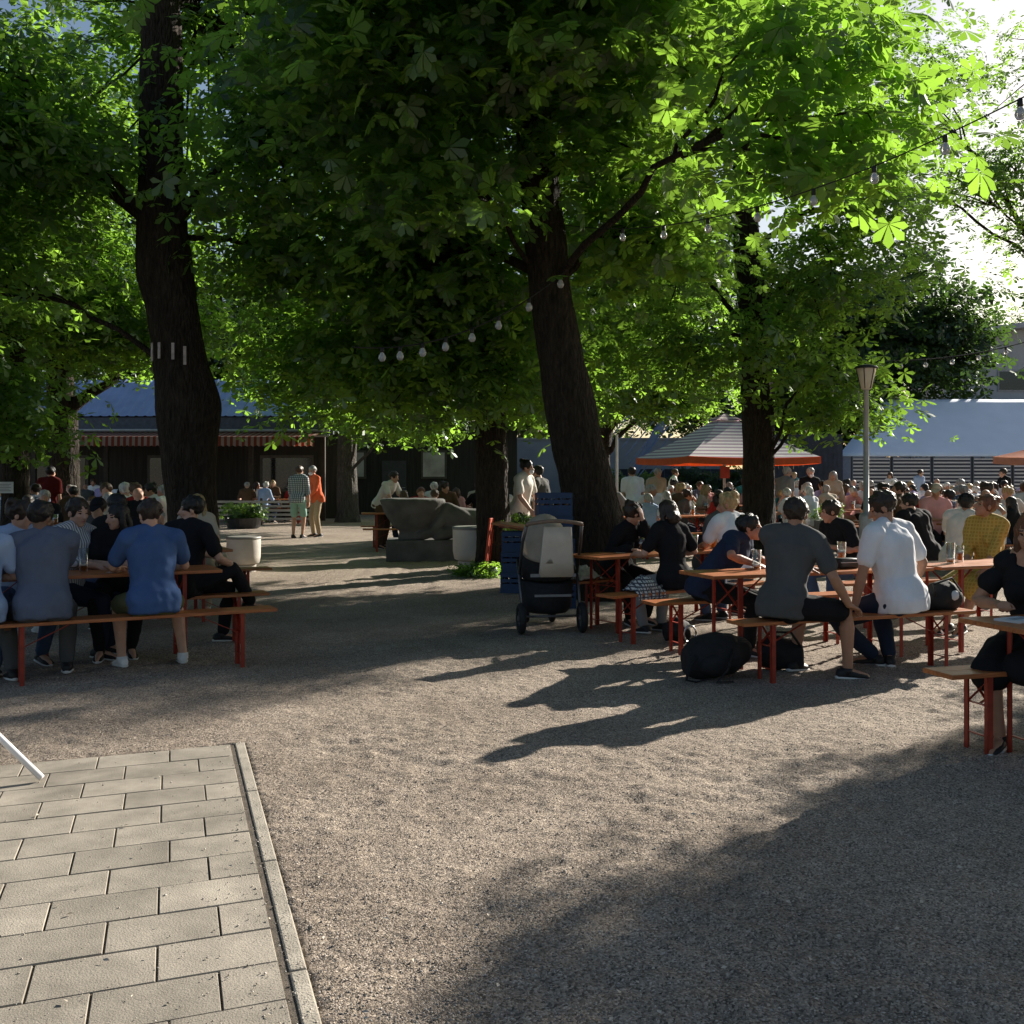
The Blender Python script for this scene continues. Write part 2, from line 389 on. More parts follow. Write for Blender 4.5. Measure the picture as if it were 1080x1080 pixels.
        for k in (1, -1):
            ellipsoid(bm, sh[k] - R3 * k * .015 * s, V((.066, .064, .062)) * s * (.4 + .6 * w) + V((g, g, g)))
            if top: limb(bm, [nb + d2 * .02 * s + R3 * k * .03 * s, sh[k] + d2 * .012 * s], [(.050 + g * .6) * s, (.052 + g * .8) * s])
            if q['female']: ellipsoid(bm, chest + F3 * .085 * s + R3 * k * .075 * s - d2 * .01, V((.062, .055, .06)) * s + V((g, g, g)))
            if drape: ellipsoid(bm, hip[k] - F1 * .036 * s + d1 * .02 * s, V((.096, .100, .10)) * s * w + V((g, g, g)) * 1.5)
            if not drape: ellipsoid(bm, hip[k] - F1 * .034 * s - d1 * .02 * s, V((.096, .098, .10)) * s * w + V((g, g, g)))
    sl = q['slim']
    # --- body
    bm = bmesh.new(); torso(bm, 0.)
    limb(bm, [nb - nd * .03 * s, nb + nd * .05 * s, hc - HU * .04 * s - HF * .012 * s], [.062 * s, .056 * s, .055 * s])
    ellipsoid(bm, H(0, -.012, .030), V((.074, .094, .084)) * s, HM); ellipsoid(bm, H(0, .028, -.040), V((.057, .062, .074)) * s, HM)
    ellipsoid(bm, H(0, .058, -.095), V((.026, .026, .020)) * s, HM); ellipsoid(bm, H(0, .060, .022), V((.055, .026, .020)) * s, HM)
    limb(bm, [H(0, .084, .010), H(0, .098, -.012), H(0, .108, -.030)], [.009 * s, .0115 * s, .015 * s])
    ellipsoid(bm, H(0, .080, -.060), V((.022, .016, .010)) * s, HM)
    for k in (1, -1):
        ellipsoid(bm, H(.076 * k, -.010, -.010), V((.012, .021, .033)) * s, HM)
        ellipsoid(bm, H(.038 * k, .062, -.022), V((.022, .020, .020)) * s, HM)
        a, e, r_ = arms[k]
        limb(bm, [a, a.lerp(e, .4), e, e.lerp(r_, .3), r_], [.052 * s * w * sl, .047 * s * w * sl, .038 * s * sl, .041 * s * sl, .027 * s])
        fd = (r_ - e).normalized(); i = 0 if k == 1 else 1
        if q['palm']: hdir, nr = V(q['palm'][i][0]), V(q['palm'][i][1])
        else:
            hdir = (fd + Y * .25 + Z * -.1).normalized(); nr = Z * .8 + R3 * k * .6
            if not seated: hdir, nr = (fd - Z * .3).normalized(), R3 * k
        hand(bm, r_, hdir, nr, -k, s * (.92 if q['female'] else 1.), q['curl'])
        h, kn, an = legs[k]
        limb(bm, [h, h.lerp(kn, .5), kn, kn.lerp(an, .28), kn.lerp(an, .7), an], [.088 * s * w, .074 * s * w, .056 * s, .057 * s, .042 * s, .036 * s])
        t = toe[k]; limb(bm, [an - t * .035 * s - Z * .038 * s, an + t * .07 * s - Z * .045 * s, an + t * .15 * s - Z * .058 * s], [.036 * s, .036 * s, .024 * s])
    me = remesh(bm, vox, 2 if vox < .01 else 1)
    for m in ('skin', 'eye', 'lip'): me.materials.append(None)
    if vox < .016:
        hm = HM.inverted()
        for p in me.polygons:
            c = hm @ (p.center - hc) / s
            if c.y > .05 and abs(c.x) < .06 and -.08 < c.z < .05:
                if ((abs(c.x) - .030) / .012) ** 2 + ((c.z - .004) / .0058) ** 2 < 1 or (((abs(c.x) - .032) / .016) ** 2 + ((c.z - .024) / .0032) ** 2 < 1): p.material_index = 1
                elif (c.x / .022) ** 2 + ((c.z + .060) / .0075) ** 2 < 1: p.material_index = 2
    out['body'] = me
    gv = max(vox * 1.25, .011)
    # --- top garment
    if q['sleeve'] is not None:
        bm = bmesh.new(); g = .014 if vox < .016 else .018
        torso(bm, g, q['sleeve'] not in ('strap', 'bare'), -.085, True)
        for k in (1, -1):
            a, e, r_ = arms[k]
            if q['sleeve'] == 'short': limb(bm, [a, a.lerp(e, .35), a.lerp(e, .66)], [.066 * s * w, .064 * s * w, .063 * s])
            elif q['sleeve'] == 'long': limb(bm, [a, a.lerp(e, .5), e, e.lerp(r_, .5), e.lerp(r_, .88)], [.068 * s * w, .062 * s * w, .056 * s, .052 * s, .044 * s])
            elif q['sleeve'] == 'rolled': limb(bm, [a, a.lerp(e, .5), e, e.lerp(r_, .25)], [.068 * s * w, .062 * s * w, .056 * s, .053 * s])
        if q['strap']:
            a, e, r_ = arms[1]
            for k in (1, -1):
                limb(bm, [arms[k][0].lerp(arms[k][1], .38), arms[k][0].lerp(arms[k][1], .52)], [.060 * s, .064 * s])
                limb(bm, [chest + F3 * .11 * s + R3 * .085 * k * s, nb + R3 * .10 * k * s + F3 * .03 * s + d2 * .012, chest - F3 * .10 * s + R3 * .085 * k * s + d2 * .06 * s], [.014, .014, .014])
        me = remesh(bm, gv, 3); me.materials.append(None)
        if vox < .02: wrinkle(me, .0145 * q['fold'], 7.5, rnd.random() * 9)
        out['shirt'] = me
    # --- lower garment
    if q['leg']:
        bm = bmesh.new(); g = .010 if vox < .016 else .014
        loft(bm, [(P - d1 * .10 * s, R1, F1, (.13 * w + g) * s, (.11 * w + g) * s), (P, R1, F1, (.168 * w + g) * s, (.122 * w + g) * s), (P + d1 * .09 * s, R2, F2, (.155 * w + g) * s, (.113 * w + g) * s)], 16)
        for k in (1, -1):
            h, kn, an = legs[k]
            ellipsoid(bm, hip[k] - F1 * .034 * s - d1 * .02 * s, V((.096, .098, .10)) * s * w + V((g, g, g)))
            if q['leg'] == 'shorts': limb(bm, [h, h.lerp(kn, .45), h.lerp(kn, .84)], [.102 * s * w, .092 * s * w, .084 * s])
            elif q['leg'] == 'skirt': limb(bm, [h, h.lerp(kn, .5), kn.lerp(an, .12)], [.115 * s * w, .118 * s, .112 * s]); limb(bm, [P + Y * .05, (legs[1][1] + legs[-1][1]) / 2], [.11 * s, .105 * s])
            else: limb(bm, [h.lerp(kn, .06), h.lerp(kn, .5), kn, kn.lerp(an, .35), an - (an - kn) * .06], [.094 * s * w, .088 * s * w, .070 * s, .066 * s, .052 * s])
        me = remesh(bm, gv, 3); me.materials.append(None)
        if vox < .02: wrinkle(me, .007, 9., 3 + rnd.random() * 9)
        out['trousers' if q['leg'] != 'skirt' else 'skirt'] = me
    # --- shoes
    out['shoe'] = []
    for k in (1, -1):
        h, kn, an = legs[k]; t = toe[k]; bm = bmesh.new(); r_ = Z.cross(t).normalized(); up = t.cross(r_).normalized()
        if up.z < 0: up = -up
        b0 = an - up * .085 * s
        rings = []
        for f, hw, ht in ((-.085, .018, .03), (-.078, .032, .055), (-.03, .040, .062), (.03, .042, .052), (.09, .047, .038), (.14, .044, .028), (.165, .030, .02), (.172, .012, .012)):
            rings.append((b0 + t * f * s + up * (ht * .5 + .014) * s, r_, up, hw * s, ht * s * .62))
        loft(bm, rings, 12, 0)
        loft(bm, [(b0 + t * f * s + up * .012 * s, r_, up, hw * s, .012 * s) for f, hw in ((-.092, .012), (-.085, .03), (-.03, .041), (.05, .046), (.11, .049), (.16, .036), (.180, .012))], 10, 1)
        loft(bm, [(an - up * .045 * s - t * .012 * s, r_, t, .044 * s, .052 * s), (an + up * .0 * s - t * .012, r_, t, .043 * s, .048 * s)], 10, 0)
        me = bpy.data.meshes.new('shoe'); bm.to_mesh(me); bm.free()
        for p in me.polygons: p.use_smooth = True
        me.materials.append(None); me.materials.append(None); out['shoe'].append(me)
    # --- hair and headgear
    hv = max(vox, .009)
    if q['hair'] != 'bald':
        bm = bmesh.new()
        ellipsoid(bm, H(0, -.024, .034), V((.083, .098, .090)) * s, HM, 3)
        if q['hair'] in ('long', 'bob', 'pony'):
            L = {'long': -.30, 'bob': -.13, 'pony': -.05}[q['hair']]
            pts = [H(0, -.055, .03), H(0, -.085, -.06), H(0, -.085, L * .7), H(0, -.075, L)]
            for p, r1, r2 in ((pts, .078, .04),):
                loft(bm, [(c, HR, HF, a * s, b * s) for c, a, b in zip(p, (.078, .082, .080, .05), (.05, .042, .036, .02))], 14)
            for k in (1, -1):
                if q['hair'] != 'pony': limb(bm, [H(.07 * k, -.01, .02), H(.078 * k, -.005, -.07), H(.075 * k, -.02, max(L, -.2))], [.026 * s, .026 * s, .018 * s])
            if q['hair'] == 'pony': limb(bm, [H(0, -.10, .05), H(0, -.15, .02), H(0, -.15, -.12)], [.028 * s, .036 * s, .014 * s])
        if q['hair'] == 'bun': ellipsoid(bm, H(0, -.10, .09), V((.04, .04, .04)) * s)
        if q['hair'] == 'short':
            for j in range(46):
                zz = 1 - 1.25 * (j + .5) / 46; rr_ = math.sqrt(1 - zz * zz) if abs(zz) < 1 else 0; a_ = j * 2.39996 + len(bm.verts) % 7
                if zz < .35 and math.sin(a_) > .3: continue
                ellipsoid(bm, H(.080 * rr_ * math.cos(a_), -.024 + .094 * rr_ * math.sin(a_), .034 + .087 * zz), V((.017, .019, .013)) * s, None, 1)
        if q['hair'] == 'messy':
            for j in range(14): ellipsoid(bm, H(.07 * math.sin(j * 2.4), -.03 + .07 * math.cos(j * 2.4), .07 + .035 * math.sin(j * 1.7)), V((.032, .032, .03)) * s, None, 1)
        me = remesh(bm, hv, 1); me.materials.append(None)
        if vox < .02: wrinkle(me, .010 if q['hair'] != 'messy' else .014, 34., 1., (1, 1, .4))
        out['hair'] = me
    if q['hat']:
        bm = bmesh.new()
        M2 = HM
        for v in ellipsoid(bm, V((0, 0, 0)), V((.088, .103, .088)) * s, None, 3):
            if v.co.z < -.0: v.co.z *= .12
            v.co = H(0, -.018, .050) + HM @ v.co
        if q['hat'] == 'cap':
            loft(bm, [(H(0, .05 + .02 * j, .050 - .0035 * j * j * .6), HR, HU, wd * s, .006 * s) for j, wd in enumerate((.07, .078, .076, .066, .045, .015))], 12)
        else:
            lathe_r = [(H(0, -.018, .045), HR, HF, .15 * s, .16 * s), (H(0, -.018, .053), HR, HF, .15 * s, .16 * s)]
            loft(bm, lathe_r, 20)
        me = bpy.data.meshes.new('hat'); bm.to_mesh(me); bm.free()
        for p in me.polygons: p.use_smooth = True
        me.materials.append(None); out['hat'] = me
    if q.get('mask'):
        bm = bmesh.new(); ellipsoid(bm, H(0, .070, -.055), V((.055, .045, .045)) * s, HM); me = bpy.data.meshes.new('face_mask'); bm.to_mesh(me); bm.free()
        for p in me.polygons: p.use_smooth = True
        me.materials.append(None); out['face_mask'] = me
    return out
def put_person(label, meshes, x, y, face, skin='fair', shirt='white', bottom='darkjeans', hair='dark', shoe='black', hat='charcoal', group='guests of the beer garden', z=0.):
    """links one figure: the body is the thing, hair and clothing are its children; materials sit on the objects so figures can share meshes"""
    def one(name, me, ms, parent=None):
        o = bpy.data.objects.new(name, me); COL.objects.link(o)
        for sl, m in zip(o.material_slots, ms): sl.link = 'OBJECT'; sl.material = m
        if parent: o.parent = parent
        return o
    b = one('person', meshes['body'], (SKIN[skin], DARKEYE, LIP))
    b.location = (x, y, z); b.rotation_euler.z = -R(face)
    tag(b, label, 'person', group)
    if 'shirt' in meshes: one('shirt', meshes['shirt'], (CL[shirt],), b)
    for k in ('trousers', 'skirt'):
        if k in meshes: one(k if k == 'skirt' else 'trousers', meshes[k], (CL[bottom],), b)
    for me in meshes['shoe']: one('shoe', me, (SHOE_W if shoe == 'white' else SHOE_B, SOLE if shoe != 'plain' else SHOE_B), b)
    if 'hair' in meshes: one('hair', meshes['hair'], (HAIR[hair],), b)
    if 'hat' in meshes: one('hat', meshes['hat'], (CL[hat],), b)
    if 'face_mask' in meshes: one('face_mask', meshes['face_mask'], (CL['white'],), b)
    return b
def person(label, x, y, face, vox=.011, skin='fair', shirt='white', bottom='darkjeans', haircol='dark', shoe='black', hatcol='charcoal', **pose):
    return put_person(label, build_person(pose, vox), x, y, face, skin, shirt, bottom, haircol, shoe, hatcol)
# ------------------------------------------------------------------ ground
SUNAZ, SUNEL = 44.5, 22.5                     # sun stands to the right behind the garden
PK = [(gx(246, 6.18), 6.18), (gx(314, 3.05), 3.05)]   # inner side of the kerb along the slabs
def kerb_x(y): return PK[0][0] + (PK[1][0] - PK[0][0]) * (y - PK[0][1]) / (PK[1][1] - PK[0][1])
def in_paving(x, y):
    (x1, y1), (x0, y0) = PK
    t = (y - y0) / (y1 - y0); xe = x0 + (x1 - x0) * t
    return x < xe + .055 and y < 6.2 + (x - x1) * .40
def gh(x, y):
    d = noise.noise(V((x * .8, y * .8, 9.)))
    w = .55 + 1.6 * min(.42, max(0., d + .15))
    return .008 * noise.noise(V((x * .9, y * .9, 0))) + w * (.011 * noise.noise(V((x * 3.4, y * 4.2, 3.))) + .012 * noise.noise(V((x * 8., y * 10., 7.))) + .009 * noise.noise(V((x * 14, y * 17, 1.))))
def axis(fine, lo, hi, step, far):
    a = list(np.arange(lo, hi, step)); s = step; v = hi
    while v < far: a.append(v); s *= 1.35; v += s
    s = step; v = lo - step; b = []
    while v > -far: b.append(v); s *= 1.35; v -= s
    return list(reversed(b)) + a
xs, ys = axis(1, -3.2, 5.2, .028, 420.), axis(1, 2.6, 10.2, .028, 520.)
vs = []
for y in ys:
    for x in xs:
        f = 1. if (-7 < x < 9 and 1.5 < y < 24) else .0
        h = 0.
        if f:
            h = gh(x, y)
        if in_paving(x, y): h = -.05
        vs.append((x, y, h))
nx = len(xs)
me = bpy.data.meshes.new('gravel_ground')
fs = [(j * nx + i, j * nx + i + 1, (j + 1) * nx + i + 1, (j + 1) * nx + i) for j in range(len(ys) - 1) for i in range(nx - 1)]
me.from_pydata(vs, [], fs); me.update()
GRAVEL = gravel_mat()
struct('ground', me, GRAVEL, smooth=True)
# loose grit lying on the near ground
def pebbles(n, seed):
    g = np.random.default_rng(seed)
    y = 2.7 + (g.random(n) ** 1.8) * 8.; x = (g.random(n) - .5) * y * 1.05
    r = .0018 + .0034 * g.random(n) ** 2.2
    base = np.array([(1, 0, 0), (0, 1, 0), (-1, 0, 0), (0, -1, 0), (0, 0, .75), (0, 0, -.6)], np.float32)
    tri = np.array([(0, 1, 4), (1, 2, 4), (2, 3, 4), (3, 0, 4), (1, 0, 5), (2, 1, 5), (3, 2, 5), (0, 3, 5)])
    keep = np.array([not in_paving(a, b) or rnd.random() < .03 + .34 * math.exp(-max(0., kerb_x(b) - a) / .11) for a, b in zip(x.tolist(), y.tolist())])
    x, y, r = x[keep], y[keep], r[keep]; n = len(x)
    a = g.random(n) * 6.28; sc = .7 + .7 * g.random((n, 3)); jit = 1 + .5 * (g.random((n, 6, 1)) - .5)
    p = base[None] * sc[:, None, :] * jit
    ca, sa = np.cos(a)[:, None], np.sin(a)[:, None]
    p = np.stack([p[..., 0] * ca - p[..., 1] * sa, p[..., 0] * sa + p[..., 1] * ca, p[..., 2]], -1) * r[:, None, None]
    z = np.array([(.012 if in_paving(u, w) else .010 * noise.noise(V((u * 3.4, w * 4.2, 3.))) + .009 * noise.noise(V((u * 8., w * 10., 7.))) + .006 * noise.noise(V((u * .9, w * .9, 0)))) for u, w in zip(x.tolist(), y.tolist())]) + r * .3
    p += np.stack([x, y, z], -1)[:, None, :]
    f = tri[None] + (np.arange(n) * 6)[:, None, None]
    return fast_mesh('gravel_grit', p.reshape(-1, 3), f.reshape(-1, 3))
def fast_mesh(name, v, f):
    me = bpy.data.meshes.new(name); k = f.shape[1]
    me.vertices.add(len(v)); me.vertices.foreach_set('co', np.asarray(v, np.float32).ravel())
    me.loops.add(f.size); me.loops.foreach_set('vertex_index', f.ravel().astype(np.int32))
    me.polygons.add(len(f)); me.polygons.foreach_set('loop_start', (np.arange(len(f)) * k).astype(np.int32))
    me.update(calc_edges=True); return me
m_, nt_, b_ = new_mat('grit')
ge_ = N(nt_, 'ShaderNodeNewGeometry'); rp_ = N(nt_, 'ShaderNodeValToRGB')
rp_.color_ramp.elements[0].color = (.16, .145, .13, 1); rp_.color_ramp.elements[1].color = (.62, .56, .49, 1)
x_ = rp_.color_ramp.elements.new(.6); x_.color = (.34, .30, .255, 1)
nt_.links.new(ge_.outputs['Random Per Island'], rp_.inputs[0]); nt_.links.new(rp_.outputs[0], b_.inputs['Base Color']); b_.inputs['Roughness'].default_value = .9
tag(obj('gravel_grit', pebbles(60000, 3), m_), 'loose grit scattered over the near gravel', 'gravel', kind='stuff')
# ------------------------------------------------------------------ paving slabs and kerb
(xb, yb), (xa, ya) = PK
along = V((xb - xa, yb - ya, 0)).normalized()        # along the kerb, away
rowd = V((-1, -.40, 0)).normalized()                  # slab rows run off to the left
SLAB = mat('concrete_slab', (.36, .32, .258), .85, .2, 3.2, .35, 160., spec=.25)
nt_ = SLAB.node_tree; b_ = nt_.nodes['Principled BSDF']; src_ = b_.inputs['Base Color'].links[0].from_socket
ge_ = N(nt_, 'ShaderNodeNewGeometry'); mr_ = N(nt_, 'ShaderNodeMapRange'); mr_.inputs[3].default_value = .82; mr_.inputs[4].default_value = 1.14; nt_.links.new(ge_.outputs['Random Per Island'], mr_.inputs[0])
tc_ = N(nt_, 'ShaderNodeTexCoord'); st_ = N(nt_, 'ShaderNodeTexNoise', Scale=1.7, Detail=8., Roughness=.72); nt_.links.new(tc_.outputs['Object'], st_.inputs['Vector'])
sr_ = N(nt_, 'ShaderNodeMapRange'); sr_.inputs[1].default_value = .35; sr_.inputs[2].default_value = .62; sr_.inputs[3].default_value = .62; sr_.inputs[4].default_value = 1.04; nt_.links.new(st_.outputs[0], sr_.inputs[0])
mm_ = N(nt_, 'ShaderNodeMath', operation='MULTIPLY'); nt_.links.new(mr_.outputs[0], mm_.inputs[0]); nt_.links.new(sr_.outputs[0], mm_.inputs[1])
hs_ = N(nt_, 'ShaderNodeHueSaturation'); nt_.links.new(src_, hs_.inputs['Color']); nt_.links.new(mm_.outputs[0], hs_.inputs['Value']); nt_.links.new(hs_.outputs[0], b_.inputs['Base Color'])
bm = bmesh.new()
O = V((xb, yb, 0)); L, Wd, gap = .375, .262, .007
rr = random.Random(5)
nrm_ = V((-rowd.y, rowd.x, 0))
def slab(c0, l, w):
    """one slab with slightly worn edges; c0 = corner nearest the kerb at the far side"""
    a, b = rowd, -along
    z1 = .010 + rr.uniform(-.0016, .0016)
    P = [c0 + a * gap + b * gap, c0 + a * (l) + b * gap, c0 + a * (l) + b * w, c0 + a * gap + b * w]
    cen = sum(P, V()) / 4
    lo = [bm.verts.new((p.x, p.y, -.04)) for p in P]; mid = [bm.verts.new((p.x, p.y, z1 - .004)) for p in P]
    up = [bm.verts.new((p.x + (cen.x - p.x) * .012, p.y + (cen.y - p.y) * .016, z1 + rr.uniform(-.0007, .0007))) for p in P]
    for k in range(4):
        j = (k + 1) % 4
        bm.faces.new((lo[k], mid[k], mid[j], lo[j])); bm.faces.new((mid[k], up[k], up[j], mid[j]))
    bm.faces.new(list(reversed(up)))
for r in range(16):
    c = O - along * (r * Wd) + rowd * .012
    # the kerb side has cut slabs so that joints run in half bond
    l = L * (.5 if r % 2 else 1.) * (.9 if r % 3 == 0 else 1.)
    d = 0.
    while d < 5.2:
        slab(c + rowd * d, l, Wd); d += l
        l = L if not (d > .3 and rr.random() < .04) else L * .5
bmesh.ops.recalc_face_normals(bm, faces=bm.faces)
struct('paving', bm, SLAB)
bm = bmesh.new()
fill = [O + rowd * -.04, O + rowd * 5.4, O + rowd * 5.4 - along * 4.4, O - along * 4.4 + rowd * -.04]
f = bm.faces.new([bm.verts.new((p.x, p.y, .003)) for p in fill])
if f.normal.z < 0: f.normal_flip()
struct('paving_bed', bm, mat('joint_dirt', (.10, .082, .062), .95, .4, 30., .5, 200.))
bm = bmesh.new()
for k in range(5):
    a = O - along * (k * 1.0 + .004) + rowd * -.008 + along * .03; b = a - along * .99
    w = rowd * .016
    M = Matrix((rowd, along, V((0, 0, 1)))).transposed()
    box(bm, (a + b) / 2 + rowd * -.03 + V((0, 0, -.041)), (.056, (a - b).length, .10), M, .006)
struct('kerb', bm, mat('kerb_concrete', (.36, .325, .265), .9, .25, 6., .5, 120., spec=.2))
# ------------------------------------------------------------------ leaf crowns
def palm_leaf(nl, hexa):
    vv, ff = [], []
    for k in range(nl):
        t = (k - (nl - 1) / 2) / ((nl - 1) / 2); a = t * R(128); Lk = 1. - .42 * abs(t) ** 1.5
        d = np.array((math.cos(a), math.sin(a), 0)); n = np.array((-math.sin(a), math.cos(a), 0))
        w = .20 * Lk + .03
        prof = ((.03, .012), (.45, .62 * w), (.74, w), (1., 0.), (.74, -w), (.45, -.62 * w)) if hexa else ((.03, 0.), (.66, w * 1.05), (1., 0.), (.66, -w * 1.05))
        i0 = len(vv)
        for r_, q in prof:
            p = d * r_ * Lk + n * q; p[2] = -.30 * (r_ * Lk) ** 1.7 - .16 * abs(q) ; vv.append(p * .56)
        ff.append(list(range(i0, i0 + len(prof))))
    return np.array(vv, np.float32), np.array(ff)
TPL = {'near': palm_leaf(7, True), 'mid': palm_leaf(5, True), 'far': palm_leaf(5, False)}
def rotm(axis, ang):
    c, s = np.cos(ang), np.sin(ang); x, y, z = axis[:, 0], axis[:, 1], axis[:, 2]; C = 1 - c
    return np.stack([np.stack([c + x * x * C, x * y * C - z * s, x * z * C + y * s], -1), np.stack([y * x * C + z * s, c + y * y * C, y * z * C - x * s], -1),
                     np.stack([z * x * C - y * s, z * y * C + x * s, c + z * z * C], -1)], 1)
def crown_mesh(lobes, kind, leaf, per, seed, spread=.5, tips=None):
    """foliage grown clump by clump: each clump a drooping spray of palmate leaves"""
    g = np.random.default_rng(seed); C, A = [], []
    for (c, r, n) in lobes:
        u = g.normal(size=(n, 3)); u /= np.linalg.norm(u, axis=1)[:, None]
        rad = g.random(n) ** .42
        p = np.array(c) + u * rad[:, None] * np.array(r)
        C.append(p); A.append(u)
    C = np.concatenate(C); A = np.concatenate(A); n = len(C)
    if tips is not None: tips.extend(C.tolist())
    k = (per * (.6 + .8 * g.random(n))).astype(int)
    idx = np.repeat(np.arange(n), k); m = len(idx)
    off = g.normal(size=(m, 3)) * np.array((spread, spread, spread * .42))
    # sprays hang away from the limb
    od = (A[idx] * np.array((1, 1, .25))); off[:, 2] -= .22 * np.maximum(0, (off * od).sum(1))
    pos = C[idx] + off
    v, f = TPL[kind]; nv = len(v)
    sc = leaf * (.55 + .75 * g.random(m))
    yaw = g.random(m) * 6.283
    z = np.zeros((m, 3)); z[:, 2] = 1
    M1 = rotm(z, yaw)
    ta = g.random(m) * 6.283; tilt = np.abs(g.normal(size=m)) * .55 + .1
    ax_ = np.stack([np.cos(ta), np.sin(ta), np.zeros(m)], -1)
    M2 = rotm(ax_, tilt)
    # lean outwards with the side of the crown the clump sits on
    o2 = A[idx] * np.array((1, 1, 0)); ln = np.linalg.norm(o2, axis=1) + 1e-6
    ax3 = np.stack([-o2[:, 1] / ln, o2[:, 0] / ln, np.zeros(m)], -1)
    M3 = rotm(ax3, ln * .55)
    M = M3 @ M2 @ M1
    P = np.einsum('mij,vj->mvi', M, v) * sc[:, None, None] + pos[:, None, :]
    Fz = f[None] + (np.arange(m) * nv)[:, None, None]
    me = fast_mesh('crown', P.reshape(-1, 3), Fz.reshape(-1, f.shape[1]))
    return me
def trunk_mesh(path, radii, limbs, seed, seg=60, burls=()):
    """tapered trunk with a flared foot, swellings and limbs that leave it"""
    bm = bmesh.new(); path = [V(p) for p in path]
    P, Q = [], []
    nsub = 22
    for i in range(len(path) - 1):
        for k in range(nsub):
            t = k / nsub; P.append(path[i].lerp(path[i + 1], t)); Q.append(radii[i] * (1 - t) + radii[i + 1] * t)
    P.append(path[-1]); Q.append(radii[-1])
    z0 = path[0].z
    Q = [q * (1 + .34 * math.exp(-max(0, (p.z - z0)) / .28)) for p, q in zip(P, Q)]
    fr = frames_along(P)
    loft(bm, [(p, n, b, q, q) for p, q, (n, b) in zip(P, Q, fr)], seg)
    for v in bm.verts:
        t = v.co; h = noise.noise(V((t.x * 1.6 + seed, t.y * 1.6, t.z * .8))) * .10 + noise.noise(V((t.x * 6 + seed, t.y * 6, t.z * 1.4))) * .045
        c = min(P, key=lambda p: abs(p.z - t.z)); d = V((t.x - c.x, t.y - c.y, 0)); a = math.atan2(d.y, d.x)
        flare = math.exp(-max(0, t.z - z0) / .35) * .12 * math.sin(a * 5 + seed)
        rid = .5 - abs(noise.noise(V((t.x * 7 + seed, t.y * 7, t.z * 1.1)))) * 1.6 - abs(noise.noise(V((t.x * 15 + seed, t.y * 15, t.z * 2.6)))) * .7
        v.co = t + d * (h * 1.3 + flare + .075 * rid)
        for bc, br, bh in burls:
            w = math.exp(-((v.co - V(bc)).length / br) ** 2); v.co += d.normalized() * (bh * w)
    for pts, rs in limbs:
        pts = [V(p) for p in pts]; PP, QQ = [], []
        for i in range(len(pts) - 1):
            for k in range(5):
                t = k / 5; p = pts[i].lerp(pts[i + 1], t)
                if 0 < i * 5 + k: p = p + V((noise.noise(p * 1.3), noise.noise(p * 1.3 + V((5, 0, 0))), noise.noise(p * 1.3 + V((0, 7, 0))))) * .14
                PP.append(p); QQ.append(rs[i] * (1 - t) + rs[i + 1] * t)
        PP.append(pts[-1]); QQ.append(rs[-1])
        tube(bm, PP, QQ, 9 if rs[0] > .05 else 5)
    me = bpy.data.meshes.new('trunk'); bm.to_mesh(me); bm.free()
    for p in me.polygons: p.use_smooth = True
    return me
def tree(name, label, path, radii, lobes, kind='mid', leaf=.27, per=34, seed=1, leafm=None, bark=None, group='trees of the garden', spread=.5, twigs=.4, extra=(), burls=()):
    base = V(path[0]); t = thing(name, label, 'tree', base, 0, group)
    tips = []
    cm = crown_mesh(lobes, kind, leaf, per, seed, spread, tips)
    path = [V(p) for p in path]; top = path[-1]; limbs = list(extra); rg = random.Random(seed)
    for (c, r, n) in lobes:
        c = V(c)
        at = min(path[1:], key=lambda p: (p - c).length + max(0, p.z - c.z) * 2)
        mid = at.lerp(c, .5) + V((0, 0, .35 if c.z > at.z else .25)); rad = max(.035, min(.14, .030 + .0010 * n))
        limbs.append(([at, mid, c], [rad, rad * .7, rad * .35]))
        mine = [V(q) for q in tips[:n]]; tips = tips[n:]
        for q in mine:
            if rg.random() < twigs:
                a = mid.lerp(c, rg.random()); limbs.append(([a, a.lerp(q, .55) + V((0, 0, .12)), q], [.028, .017, .006]))
    tm = trunk_mesh(path, radii, limbs, seed, burls=burls)
    for me in (cm, tm):
        a = co_of(me); a -= np.array(base, np.float32); me.vertices.foreach_set('co', a.ravel()); me.update()
    obj('trunk', tm, bark or BARK, t)
    obj('crown', cm, leafm or LEAF, t)
    return t
# ------------------------------------------------------------------ the trees
T1 = tree('chestnut_tree', 'thick straight chestnut with a swollen trunk carrying pale marks, beside the left tables', [(-4.5, 15, -.1), (-4.5, 15, 1.), (-4.66, 15, 2.9), (-4.93, 15, 4.9), (-4.98, 15, 8.3), (-4.9, 15, 11)], [.36, .345, .385, .33, .27, .17],
     [((-4.8, 17.2, 8.6), (3.8, 2.2, 3.4), 150), ((-6.9, 14.2, 6.1), (1.9, 1.7, 1.5), 64), ((-2.7, 13.6, 6.0), (1.4, 1.6, 1.4), 54), ((-3.2, 15.6, 4.7), (1.1, 1.0, .7), 24), ((-6.4, 13.2, 6.4), (1.2, 1.0, 1.0), 28), ((-7.6, 14.6, 4.3), (1.2, 1.1, .7), 20)],
     'mid', .34, 34, 11, burls=((W(216, 425, 15), .42, .15), (W(160, 290, 15), .4, .08)))
for px, py, ln in ((163, 374, .30), (176, 373, .26), (194, 374, .27), (208, 378, .30)):
    bm = bmesh.new(); p = W(px, py, 15); ang = (px - 190) / 38.
    n = V((math.sin(ang), -math.cos(ang), 0)); c = V((-4.70, 15, 0)) + n * .425; c.z = p.z
    box(bm, V((c.x, c.y, c.z)) - V((-4.5, 15, -.1)), (.040, .012, ln * .85), Matrix((V((n.y, -n.x, 0)) * -1, n, V((0, 0, 1)))).transposed())
    obj('bark_mark', bm, mat('chalk_mark', (.42, .36, .33), .9, .25, 20.), T1)
